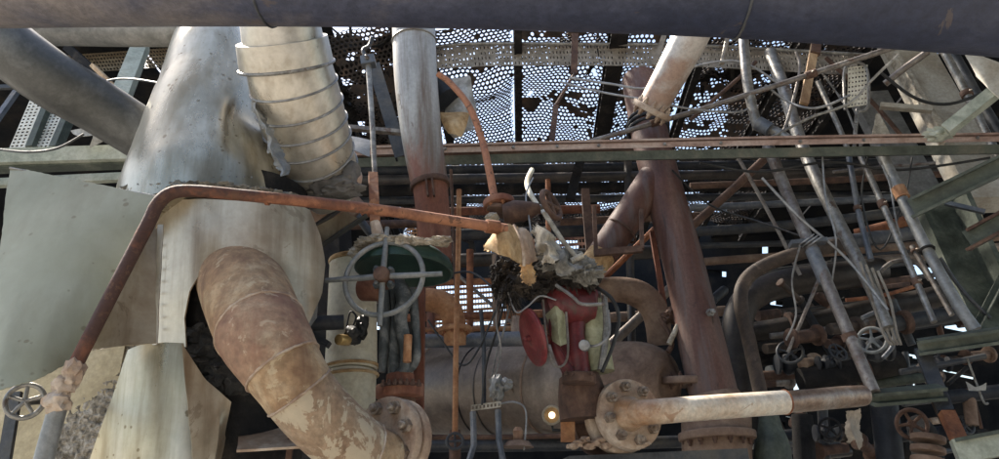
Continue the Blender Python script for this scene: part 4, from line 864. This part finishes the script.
# green steelwork at the right edge
def ibeam(lab, a, b, w, m, m2):
    t = Thing('green_beam', lab, 'beam', 'dull green steel beams on the right'); pa, pb = P(*a), P(*b); s = S(1, (pa+pb)/2); up = UP
    t.part('web', beam_w(pa, pb, .03, w*s, up), m); t.part('top_flange', beam_w(pa+up*w*s*.5, pb+up*w*s*.5, .12, .02, up), m2); t.part('bottom_flange', beam_w(pa-up*w*s*.5, pb-up*w*s*.5, .12, .02, up), m2); t.done()
ibeam('dull green beam slanting up to the right edge below the main beam', (912,208,4.9), (1040,147,4.4), 19, 'green_beam', 'green_beam')
ibeam('second dull green beam below, cut off by the right edge', (968,240,4.9), (1050,196,4.5), 20, 'green_beam', 'rust_dark')
ibeam('level dull green beam above the bright slit at the right edge', (918,347,4.8), (1050,328,4.5), 12, 'green_beam', 'green_beam')
ibeam('short greenish beam between the torn flap and the rusty post at lower right', (870,398,4.7), (942,392,4.7), 10, 'green_beam', 'green_beam')
one('flat_brace', 'thin blue-grey brace linking the two green beams near the right edge', 'brace', beam((945,203,5.2),(985,212,5.1), 6, 4), 'steel_blue')
t = Thing('plate_post', 'broad dark greenish plate post leaning below the green beams at right', 'post')
t.part('plate', beam_w(P(936,200,5.6), P(1000,335,5.3), .36, .12, (0,-1,.2)), 'green_beam'); t.part('edge', beam_w(P(960,196,5.4), P(1012,310,5.2), .04, .2, (0,-1,.2)), 'green_beam'); t.done()
one('perforated_tray', 'pale perforated tray standing right of the broad dark plate post', 'cable tray', slotpanel(P(985,275,5.6), P(999,268,5.6), P(968,218,5.8), 5, 14, .55, .5), 'tray_pale')
one('diagonal_brace', 'dark diagonal brace rising to the right edge beside the perforated tray', 'brace', beam((975,330,5.0),(1010,262,5.0), 8, 6, LP), 'green_beam')
t = Thing('leaning_post', 'rust-streaked leaning post from the level green beam to the bottom box', 'post')
t.part('post', beam((922,350,4.9),(946,412,4.7), 14, 9), 'steel_dark'); t.part('rusty_foot', beam((946.3,412,4.7),(966,455,4.6), 14, 9), 'rust'); t.done()
t = Thing('green_box', 'pale green box section at the bottom right corner', 'box'); t.part('box', beam_w(P(955,452,4.5), P(1060,432,4.3), .16, .13), 'green_pale'); t.part('lip', beam_w(P(955,440,4.42), P(1060,420,4.22), .03, .02), 'green_beam'); t.done()
t = Thing('gate_valve', 'dusty valve handwheel at lower right beneath the short greenish beam', 'valve')
c = P(912,424,4.9); wheel(t, c, V((-.2,-1,-.1)), S(14,c), S(2.2,c), 5, 'rust_dark', .3); t.part('body', tube([(918,424,5.0,11),(925,440,5.1,14),(930,470,5.1,14)], 20, 3), 'soot'); t.done()
t = Thing('flange_stack', 'stack of dusty pipe flanges below the handwheel at lower right', 'flange')
for y in (438, 449, 460): a_ = P(928,y,4.8); t.part('flange', cyl_w(P(928,y+3.5,4.8), P(928,y-2.5,4.8), S(16,a_), seg=28, bev=.006), 'drum_rust')
t.done()
one('torn_flap', 'torn pale sheet flap hanging under the end of the white and rust pipe', 'scrap', loft([(846,410,4.5),(860,409,4.5)], [(847,444,4.5),(853,441,4.48),(858,449,4.5),(864,434,4.5)], 18, 20, .003, .028, 11, edge=.005), 'tray')
t = Thing('white_rag', 'small white rag caught on a thin rod at far right', 'rag'); t.part('rag', loft([(965,382,4.8),(975,388,4.78),(986,382,4.8)], [(968,391,4.8),(977,392,4.78),(986,390,4.8)], 10, 5, .004, .012, 12), 'cloth_white'); t.done()
one('thin_rod', 'thin bent rod the white rag hangs on at far right', 'rod', tube([(967,358,4.82,1.2),(976,382,4.82,1.2),(984,402,4.82,1.2),(988,403,4.82,1.2)], 6, 4), 'galv')
# ================================================================ dark pipes at right
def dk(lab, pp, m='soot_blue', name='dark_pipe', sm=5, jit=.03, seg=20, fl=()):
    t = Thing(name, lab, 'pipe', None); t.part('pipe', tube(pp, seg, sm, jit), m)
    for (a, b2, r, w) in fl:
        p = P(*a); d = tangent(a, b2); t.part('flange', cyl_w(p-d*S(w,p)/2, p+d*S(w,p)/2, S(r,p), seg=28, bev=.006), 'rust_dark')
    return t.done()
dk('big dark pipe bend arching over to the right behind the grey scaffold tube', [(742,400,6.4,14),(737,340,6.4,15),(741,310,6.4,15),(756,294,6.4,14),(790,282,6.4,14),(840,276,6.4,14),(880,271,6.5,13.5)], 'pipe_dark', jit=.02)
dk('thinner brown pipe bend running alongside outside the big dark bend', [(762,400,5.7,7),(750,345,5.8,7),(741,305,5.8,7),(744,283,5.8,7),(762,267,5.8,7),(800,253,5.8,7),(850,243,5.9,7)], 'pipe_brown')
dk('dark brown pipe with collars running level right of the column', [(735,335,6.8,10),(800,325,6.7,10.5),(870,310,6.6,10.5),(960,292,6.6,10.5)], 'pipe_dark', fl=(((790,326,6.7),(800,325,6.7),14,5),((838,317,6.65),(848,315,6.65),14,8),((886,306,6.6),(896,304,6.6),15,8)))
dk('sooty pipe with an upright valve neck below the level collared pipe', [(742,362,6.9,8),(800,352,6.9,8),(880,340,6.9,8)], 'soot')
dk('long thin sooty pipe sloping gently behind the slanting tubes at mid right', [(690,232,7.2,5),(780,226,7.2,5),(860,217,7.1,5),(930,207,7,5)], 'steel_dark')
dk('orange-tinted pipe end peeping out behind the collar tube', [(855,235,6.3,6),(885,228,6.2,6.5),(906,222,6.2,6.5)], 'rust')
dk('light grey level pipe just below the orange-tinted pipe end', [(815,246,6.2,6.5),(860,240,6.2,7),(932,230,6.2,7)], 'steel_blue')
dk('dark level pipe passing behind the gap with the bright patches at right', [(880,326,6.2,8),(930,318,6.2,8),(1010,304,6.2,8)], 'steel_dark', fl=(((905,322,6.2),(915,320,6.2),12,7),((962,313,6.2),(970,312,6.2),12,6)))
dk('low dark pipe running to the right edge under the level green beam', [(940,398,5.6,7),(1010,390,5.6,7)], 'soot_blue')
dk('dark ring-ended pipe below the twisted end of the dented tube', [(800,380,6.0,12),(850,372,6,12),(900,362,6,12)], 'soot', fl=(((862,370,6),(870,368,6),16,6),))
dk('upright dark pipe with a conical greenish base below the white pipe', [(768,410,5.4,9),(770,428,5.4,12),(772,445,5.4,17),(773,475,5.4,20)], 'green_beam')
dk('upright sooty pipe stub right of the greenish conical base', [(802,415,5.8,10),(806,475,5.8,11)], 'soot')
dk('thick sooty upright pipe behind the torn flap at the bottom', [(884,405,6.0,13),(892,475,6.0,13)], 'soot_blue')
# valves clustered in the dark
def gv(lab, x, y, Y, r, n, m, m2='soot_blue'):
    t = Thing('gate_valve', lab, 'valve', 'blackened valves in the dark at right'); c = P(x,y,Y); n = V(n)
    wheel(t, c, n, S(r,c), S(r*.13,c), 5, m, .25, .4)
    t.part('stem', cyl_w(c, c+n.normalized()*-S(r*1.6,c), S(r*.15,c)), m2)
    q = c-n.normalized()*S(r*2.2,c); t.part('body', lump(q, (S(r*.8,c),S(r*.8,c),S(r*.9,c)), 3, .25, 1.6, x), m2)
    for s in (-1, 1): t.part('flange', cyl_w(q+RT*s*S(r,c), q+RT*s*S(r*1.25,c), S(r*.85,c), seg=20, bev=.004), m2)
    t.done()
gv('blackened valve with a round wheel above the white pipe, near the bright slot', 790,352,5.9,12,(-.3,-1,.3),'steel_dark')
gv('dark valve with a tilted wheel below the twisted end of the dented tube', 872,340,5.4,13,(-.5,-1,.2),'wheel_grey','steel_dark')
gv('small dark valve left of the tilted wheel, behind the scaffold tube', 838,352,5.8,9,(.3,-1,.4),'steel_dark')
gv('dark valve right of the rusty post at bottom right', 965,425,5.6,9,(.2,-1,.3),'steel_dark')
gv('grey-blue valve with upturned wheel beside the dark pipe with the bright patches', 940,345,5.6,9,(.1,-.6,1),'steel_blue')
gv('sooty valve under the white pipe beside the greenish cone', 830,428,5.5,10,(-.2,-1,.1),'soot')
gv('dark valve in shadow between the column and the thinner brown bend', 718,345,6.5,9,(-.4,-1,.2),'rust_dark','soot')
random.seed(5)
tb('pale curved tube arching around the tilted valve wheel at right', [(862,318,5.3,2.2),(880,312,5.3,2.2),(893,325,5.25,2.2),(893,345,5.25,2.2),(883,358,5.25,2.2)], 'steel_blue', 'curved_tube', sm=6)
tb('thin dark arc of tube left of the bright gap beside the collar tube', [(880,272,5.8,2.2),(893,262,5.8,2.2),(915,262,5.8,2.2),(930,280,5.8,2.2)], 'tube_grey', 'curved_tube', sm=6)
tb('thin pale tube in the dark under the level green beam', [(900,372,5.3,3),(945,364,5.3,3),(985,356,5.3,3)], 'steel_dark', 'curved_tube')
for k, (lab, x0, y0, x1, y1, Y, r, m) in enumerate((
  ('dim upright rod in the dark just left of the rusty post', 905,352,912,400,6.3,3,'steel_dark'), ('greenish level bar in the dark above the short greenish beam', 860,385,935,376,6.1,5,'green_beam'),
  ('dim slanting bar behind the valve cluster above the white pipe', 800,300,850,385,6.5,4,'soot_blue'), ('dim slanting bar near the foot of the dented tube', 892,300,912,345,6.3,4,'steel_dark'),
  ('dim level bar in the dark under the white pipe', 730,440,830,432,6.0,6,'soot_blue'), ('dim upright bar in the dark left of the torn flap', 822,400,826,470,6.2,5,'steel_dark'),
  ('dim level bar crossing at the bottom right between post and box', 890,437,960,430,6.0,6,'soot_blue'), ('dim tan upright stub behind the thin bent rod at far right', 968,390,972,425,5.6,6,'drum_rust'))):
    tb(lab, [(x0,y0,Y,r),(x1,y1,Y,r)], m, 'background_bar', 'bar', 'dim bars in the dark at right')
random.seed(91)
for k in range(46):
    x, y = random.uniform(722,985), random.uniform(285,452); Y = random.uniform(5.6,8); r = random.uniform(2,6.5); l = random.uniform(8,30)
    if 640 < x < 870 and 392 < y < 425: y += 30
    a = random.choice((-.12,-.12,-.12,2.2,.9)); dx, dy = l*math.cos(math.atan(a)), l*math.sin(math.atan(a)); m = random.choice(('drum_rust','grey_clad','steel_blue','pipe_brown','rust_dark','tube_grey','steel_dark','flange_dust','pipe_brown'))  # lighter colours mixed in to paint small lit fragments
    t = Thing('pipe_piece', 'short piece of pipework, coloured lighter as a lit fragment in the dark tangle at lower right', 'pipe', 'short pieces of pipework in the dark tangle')
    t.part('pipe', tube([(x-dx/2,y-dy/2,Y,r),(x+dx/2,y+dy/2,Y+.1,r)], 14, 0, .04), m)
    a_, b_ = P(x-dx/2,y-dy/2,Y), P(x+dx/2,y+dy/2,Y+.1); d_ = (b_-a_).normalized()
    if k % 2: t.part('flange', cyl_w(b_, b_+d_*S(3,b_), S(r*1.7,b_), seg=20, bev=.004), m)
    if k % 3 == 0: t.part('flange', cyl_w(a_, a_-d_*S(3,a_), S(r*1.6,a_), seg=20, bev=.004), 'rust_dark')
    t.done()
random.seed(77)
for lab, x0, y0, x1, y1, Y, r, m in (
  ('brown level pipe in the dark just under the clamp plate', 700,262,1010,236,7.4,4,'drum_rust'), ('rust-brown upper level pipe in the dark right of the column', 690,186,1010,170,7.4,3.4,'rust_dark'),
  ('grey level pipe crossing behind the thin pale tubes', 690,208,1010,190,7.2,3.6,'steel_blue'), ('dim level pipe halfway between the sloping sooty pipe and the brown bend', 690,246,870,238,7.3,3,'steel_dark'),
  ('grey-brown pipe running level above the bright patches', 850,262,1010,246,6.9,4.5,'drum'), ('pale thin pipe running level left of the tilted wheel', 770,336,868,322,6.3,3,'tube_grey'),
  ('rusty level pipe right of the thinner brown bend, low down', 760,376,870,366,6.5,5,'rust_dark'), ('rusty short pipe in front of the bright slot', 800,374,842,380,6.1,3,'rust'),
  ('grey level pipe below the drum', 430,446,720,440,6.2,6,'steel_dark'), ('rusty thin pipe below the drum', 420,437,640,433,5.5,2.6,'rust_dark')):
    tb(lab, [(x0,y0,Y,r),((x0+x1)/2,(y0+y1)/2+1.5,Y,r),(x1,y1,Y,r)], m, 'level_pipe', 'pipe', 'dim level pipes behind the right tubes', sm=3, jit=.04)
for lab, pp, m in (
  ('long loose wire sagging from the column top to the grey scaffold tube', [(672,170,5.4,1),(710,205,5.5,1),(760,222,5.4,1),(806,238,5.0,1)], 'rubber'),
  ('loose wire hanging from the main beam between the two long tubes', [(822,152,5.1,1),(826,200,5.1,1),(836,240,5.1,1),(832,282,5.2,1)], 'wire_grey'),
  ('wire hanging in a deep loop right of the dented tube', [(868,156,5.2,1),(862,200,5.3,1),(880,250,5.3,1),(904,200,5.2,1),(912,158,5.2,1)], 'rubber'),
  ('frayed wire dropping from the clamp plate beside the brown bend', [(800,246,4.96,1),(792,280,5.2,1),(796,315,5.3,1),(786,340,5.4,1)], 'wire_grey'),
  ('dark cable drooping across the beige duct at upper right', [(880,72,5.3,1.6),(915,98,5.3,1.6),(950,104,5.25,1.6),(990,90,5.2,1.6)], 'rubber'),
  ('thin rod slanting behind the dented tube from the main beam to the dark bend', [(735,152,6.2,2),(770,215,6.2,2),(800,275,6.2,2)], 'tube_grey'),
  ('thin slanting rod from the long tube down towards the valve cluster', [(826,262,5.6,1.8),(806,310,5.7,1.8),(788,352,5.8,1.8)], 'tube_grey'),
  ('short rusty rod crossing the twisted strips of the dented tube', [(846,300,5.2,2),(880,296,5.2,2),(916,286,5.2,2)], 'rust'),
  ('thin dark rod leaning across the plate post at right', [(940,258,5.0,2),(962,290,5.0,2),(990,318,5.0,2)], 'steel_dark'),
  ('cable slung along the underside of the main beam at right', [(700,163,5.1,1.4),(760,172,5.15,1.4),(830,162,5.15,1.4),(900,170,5.15,1.4),(990,158,5.1,1.4)], 'rubber'),
  ('bent thin rod poking up above the main beam left of the timber strip', [(782,136,5.3,1.6),(790,112,5.3,1.6),(800,70,5.4,1.6),(796,52,5.4,1.6)], 'tube_grey'),
  ('rusty rod slanting behind the perforated hanger to the beige duct', [(826,58,5.9,2.2),(870,100,5.9,2.2),(905,140,5.9,2.2)], 'rust_dark'),
  ('dark rod crossing the mesh right of the inclined pipe', [(690,120,5.7,2),(730,86,5.7,2),(756,62,5.7,2)], 'rust_dark')):
    tb(lab, pp, m, 'loose_rod' if 'rod' in lab else 'wire', 'rod' if 'rod' in lab else 'wire', seg=8, sm=6, jit=.08)
random.seed(31)
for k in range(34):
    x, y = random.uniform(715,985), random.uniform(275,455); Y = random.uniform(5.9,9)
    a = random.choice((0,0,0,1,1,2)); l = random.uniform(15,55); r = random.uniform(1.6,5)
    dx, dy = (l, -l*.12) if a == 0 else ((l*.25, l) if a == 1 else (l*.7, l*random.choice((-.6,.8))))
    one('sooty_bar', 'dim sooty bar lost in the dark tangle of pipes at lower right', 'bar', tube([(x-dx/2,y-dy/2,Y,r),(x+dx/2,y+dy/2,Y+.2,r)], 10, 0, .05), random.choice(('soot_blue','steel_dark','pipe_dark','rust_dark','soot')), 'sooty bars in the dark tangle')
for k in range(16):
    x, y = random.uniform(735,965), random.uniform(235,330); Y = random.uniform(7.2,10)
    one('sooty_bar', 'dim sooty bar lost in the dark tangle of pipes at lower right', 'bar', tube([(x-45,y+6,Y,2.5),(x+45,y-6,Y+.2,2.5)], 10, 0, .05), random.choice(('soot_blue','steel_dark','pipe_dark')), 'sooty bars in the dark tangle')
# ================================================================ pipe rack behind the main beam
rack = [('topmost dark pipe of the rack just under the main beam', 330,163,1040,150,8.0,4.2,'steel_dark'),
 ('blue-grey second pipe of the rack under the main beam', 330,172,1040,160,7.8,4.6,'soot_blue'),
 ('brown third pipe of the rack under the main beam', 335,181,1040,170,7.6,5,'pipe_dark'),
 ('sooty thick fourth pipe of the rack under the main beam', 340,191,1040,182,7.9,5.6,'soot'),
 ('dark lowest pipe of the rack, level with the thin rusty tube joint', 345,201,1040,194,8.2,4,'steel_dark'),
 ('rust-red pipe of the rack behind the wheel valve dome', 360,213,600,209,8.4,4.4,'rust_red'),
 ('sooty level pipe behind the torn yellow cover', 430,236,640,229,8.4,6,'soot_blue'),
 ('dark brown level pipe behind the charred wool heap', 430,262,700,250,8.6,7,'pipe_dark'),
 ('rust-red level pipe behind the orange elbow', 420,283,600,279,8.6,3.5,'rust')]
for lab, x0, y0, x1, y1, Y, r, m in rack:
    t = Thing('rack_pipe', lab, 'pipe', 'level pipes of the rack behind the main beam'); t.part('pipe', tube([(x0,y0,Y,r),(x1,y1,Y,r)], 14, 0, .02), m); t.done()
one('rack_post', 'black slanting rack post seen between the foil bag side and the column', 'post', beam((583,150,7.2),(570,200,7.2), 9, 8), 'soot')
one('rack_post', 'black rack post behind the small rusty valve', 'post', beam((585,190,7.0),(590,250,7.0), 8, 8), 'rust_dark')
one('cross_beam', 'dark cross beam under the pipe rack behind the foil bag', 'beam', beam((345,151,6.8),(640,148,6.8), 9, 9, IP), 'rust_dark')
for lab, a, b2, D, nu, nv, m in (('striped orange grating lit from behind, above the drum left end', (428,330,8.5),(515,324,8.5),(428,286,8.8),30,8,'rust_orange'),
   ('dull red grating strip behind the torn yellow cover', (515,262,9.5),(600,256,9.5),(515,236,9.8),26,4,'rust_red'),
   ('orange grating scrap behind the rust-red lower pipe', (408,240,7.5),(428,240,7.5),(406,226,7.5),6,4,'rust_orange')):
    one('grating', lab, 'grating', slotpanel(P(*a), P(*b2), P(*D), nu, nv, .75, .55), m)
# ================================================================ overhead deck
ZD = 6.15
def PZ(x, y, z):
    d = R3 @ V(((x-499.5)/F, -(y-229.5)/F, -1)); return O+d*((z-O.z)/d.z)
t = Thing('toe_plate', 'long slotted toe plate with a bright rim crossing under the big overhead pipe', 'toe plate')
pl = [(430,69,6.0),(500,66,6.0),(600,66,6.0),(700,67,6.0),(860,76,6.0)]
for (a, b2) in zip(pl, pl[1:]):
    A, B = P(*a), P(*b2); L_ = (B-A).length; t.part('slotted_plate', slotpanel(A, B, P(a[0]-2,a[1]-21,6.05), max(4,int(L_/.034)), 4, .3, .5, lost=.15), 'tray')
t.part('rim', tube([(425,49,6.0,1.8),(445,46,6,1.8),(480,44,6,1.8),(600,44.5,6,1.8),(700,46,6,1.8),(865,55,6,1.8)], 8, 6), 'galv'); t.done()
one('hanger_strip', 'twisted dark flat strip hanging from the toe plate in front of the mesh deck', 'strip', beam_w(P(575,34,5.7), P(574,74,5.7), .06, .02, bm=beam_w(P(574,74,5.7), P(556,105,5.6), .055, .02, bm=beam_w(P(556,105,5.6), P(552,140,5.5), .05, .02))), 'rust_dark')
one('hanger_strip', 'pale short bracket on the toe plate left of the inclined pipe', 'strip', beam((664,36,5.9),(654,66,5.9), 5, 4), 'tray')
one('hanger_strip', 'thin rod hanging through the toe plate right of the inclined pipe', 'strip', tube([(728,36,5.8,2.4),(722,64,5.75,2.4)], 8), 'tray')
xs = [-1.5, -.6, .3, 1.25, 2.2, 3.1, 4.0]
plabs = ['leftmost mesh panel of the overhead deck, beside the upright pipe', 'bright mesh panel behind the curved red riser', 'bright mesh panel left of the twisted hanging strip', 'mesh panel between the twisted strip and the column top', 'dimmer mesh panel right of the inclined pipe', 'dim mesh panel at the right end of the mesh deck']
random.seed(21)
for k, lab in enumerate(plabs):
    x0, x1 = xs[k]+.012, xs[k+1]-.012; tilt = random.uniform(-.08,.08)
    A = V((x0,5.7,ZD+tilt)); B = V((x1,5.7,ZD-tilt)); D = V((x0,11.2,ZD+.1))
    holes = [(random.random(), random.random(), random.uniform(.04,.1)) for _ in range(3)]
    t = Thing('mesh_panel', lab, 'mesh panel', 'hexagonal mesh panels of the overhead deck')
    t.part('mesh', hexpanel(A, B, D, .047, .34, .007, (lambda a_, b_: noise.noise(V((a_*4+k*5, b_*10, 1)))>.64), .16, 1.4, clog=lambda p: noise.noise(p*1.3+V((0,0,k)))+.9*noise.noise(p*7)+.5*noise.noise(p*17) > (.5 if -.6 < p.x < 2.2 else .38)), 'mesh_steel'); t.done()
jl = ['dark deck joist left of the mesh behind the upright pipe','dark deck joist behind the foil bag','dark deck joist behind the curved riser','dark deck joist behind the twisted strip','broad dark deck joist left of the column top','dark deck joist right of the inclined pipe','dark deck joist at the right end of the mesh']
for x, lab in zip(xs, jl):
    w = .17 if x in (1.25,) else .075
    one('deck_joist', lab, 'joist', beam_w(V((x+random.uniform(-.12,.12),5.6,ZD-.1)), V((x+random.uniform(-.16,.16),11.4,ZD-.14)), w, .14, (0,0,1), prof=IP), 'soot', 'joists carrying the overhead mesh deck')
random.seed(8)
b = bmesh.new()
for k in range(330):
    x = random.uniform(-1.6,4.1); y = random.uniform(5.8,11.2)
    dens = noise.noise(V((x*.9,y*.7,3)))+(.2 if x > 2.3 else (.3 if x < -.7 else -.22))
    if dens < .05: continue
    c = V((x,y,ZD+.09)); r = random.uniform(.05,.22)
    lump(c, (r,r*random.uniform(.5,1),.05), 3, .7, 2.5, k, b); shards(b, c, (r,r,.05), 8, .25, .05, 0)
one('deck_litter', 'black leaf litter and debris lying on the overhead mesh deck', 'litter', b, 'soot', kind='stuff')
t = Thing('roof_blocker_plates', 'dark upper deck plating at right and left, with unseen plates added to block skylight', 'roof')  # plates over and behind the viewer are added, unseen, to block skylight
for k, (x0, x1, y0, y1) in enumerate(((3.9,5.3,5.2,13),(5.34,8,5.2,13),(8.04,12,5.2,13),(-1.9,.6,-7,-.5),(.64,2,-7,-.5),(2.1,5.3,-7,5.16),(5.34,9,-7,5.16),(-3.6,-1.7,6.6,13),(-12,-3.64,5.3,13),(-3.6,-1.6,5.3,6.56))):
    t.part('roof_blocker_plate', beam_w(V(((x0+x1)/2,y0,ZD+.5+.004*k)), V(((x0+x1)/2,y1,ZD+.5+.004*k)), x1-x0, .03, (0,0,1)), 'back_panel')
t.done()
one('light_block_wall', 'added unseen dark wall behind the viewer that blocks skylight', 'wall', beam_w(V((7.5,-6,-.2)), V((7.5,-6,7)), 11, .1, (0,1,0)), 'steel_dark')  # added out of view to cut skylight from behind the camera
# ================================================================ added dark backdrop wall with gaps
WY = 13.0
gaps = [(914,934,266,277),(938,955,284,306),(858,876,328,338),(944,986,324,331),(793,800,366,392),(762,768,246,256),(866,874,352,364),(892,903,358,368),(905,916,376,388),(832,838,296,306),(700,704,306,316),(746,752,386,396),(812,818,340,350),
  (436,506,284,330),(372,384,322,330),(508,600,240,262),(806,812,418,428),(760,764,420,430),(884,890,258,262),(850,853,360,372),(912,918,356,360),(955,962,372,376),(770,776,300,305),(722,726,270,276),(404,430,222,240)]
t = Thing('dark_backdrop', 'black sheet wall added as dark backdrop on the far side, with small bright gaps', 'wall')  # added backdrop; the far darkness is put into its black colour
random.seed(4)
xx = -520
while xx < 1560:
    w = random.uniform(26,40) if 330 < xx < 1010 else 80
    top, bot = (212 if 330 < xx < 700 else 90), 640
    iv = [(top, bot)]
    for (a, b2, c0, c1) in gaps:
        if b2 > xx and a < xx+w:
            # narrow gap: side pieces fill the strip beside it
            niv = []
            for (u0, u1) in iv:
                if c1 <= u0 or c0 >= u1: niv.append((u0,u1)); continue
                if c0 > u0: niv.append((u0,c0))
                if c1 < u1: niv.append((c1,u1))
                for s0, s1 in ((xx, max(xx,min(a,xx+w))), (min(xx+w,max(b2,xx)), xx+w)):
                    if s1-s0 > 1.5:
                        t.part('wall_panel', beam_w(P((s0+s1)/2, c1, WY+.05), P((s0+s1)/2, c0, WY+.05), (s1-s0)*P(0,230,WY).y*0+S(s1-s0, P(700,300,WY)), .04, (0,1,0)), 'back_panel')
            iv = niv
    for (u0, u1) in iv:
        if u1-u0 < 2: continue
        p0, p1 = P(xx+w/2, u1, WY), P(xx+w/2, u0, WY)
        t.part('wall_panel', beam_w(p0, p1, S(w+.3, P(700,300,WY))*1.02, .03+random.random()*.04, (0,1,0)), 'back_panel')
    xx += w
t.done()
# ================================================================ light
SUN_EL, SUN_AZ = math.radians(56), math.radians(-52)      # azimuth clockwise from +Y: ahead of the viewer, to the left
w = bpy.data.worlds.new('World'); SC.world = w; w.use_nodes = True
nt = w.node_tree; bg = nt.nodes['Background']; sk = nt.nodes.new('ShaderNodeTexSky'); sk.sky_type = 'NISHITA'; sk.sun_disc = False
sk.sun_elevation = SUN_EL; sk.sun_rotation = SUN_AZ; sk.air_density = 1.3; sk.dust_density = 2.5
nt.links.new(sk.outputs[0], bg.inputs[0]); bg.inputs[1].default_value = .085
sd = V((math.sin(SUN_AZ)*math.cos(SUN_EL), math.cos(SUN_AZ)*math.cos(SUN_EL), math.sin(SUN_EL)))
ld = bpy.data.lights.new('sun', 'SUN'); ld.energy = 5; ld.angle = math.radians(3); ld.color = (1,.91,.79)
lo = bpy.data.objects.new('sun', ld); C.objects.link(lo); lo.rotation_euler = sd.to_track_quat('Z','Y').to_euler(); lo.location = sd*30
vs = SC.view_settings; vs.view_transform = 'Standard'; vs.look = 'None'; vs.exposure = 1.95; vs.gamma = 1; vs.use_curve_mapping = False
SC.cycles.max_bounces = 8
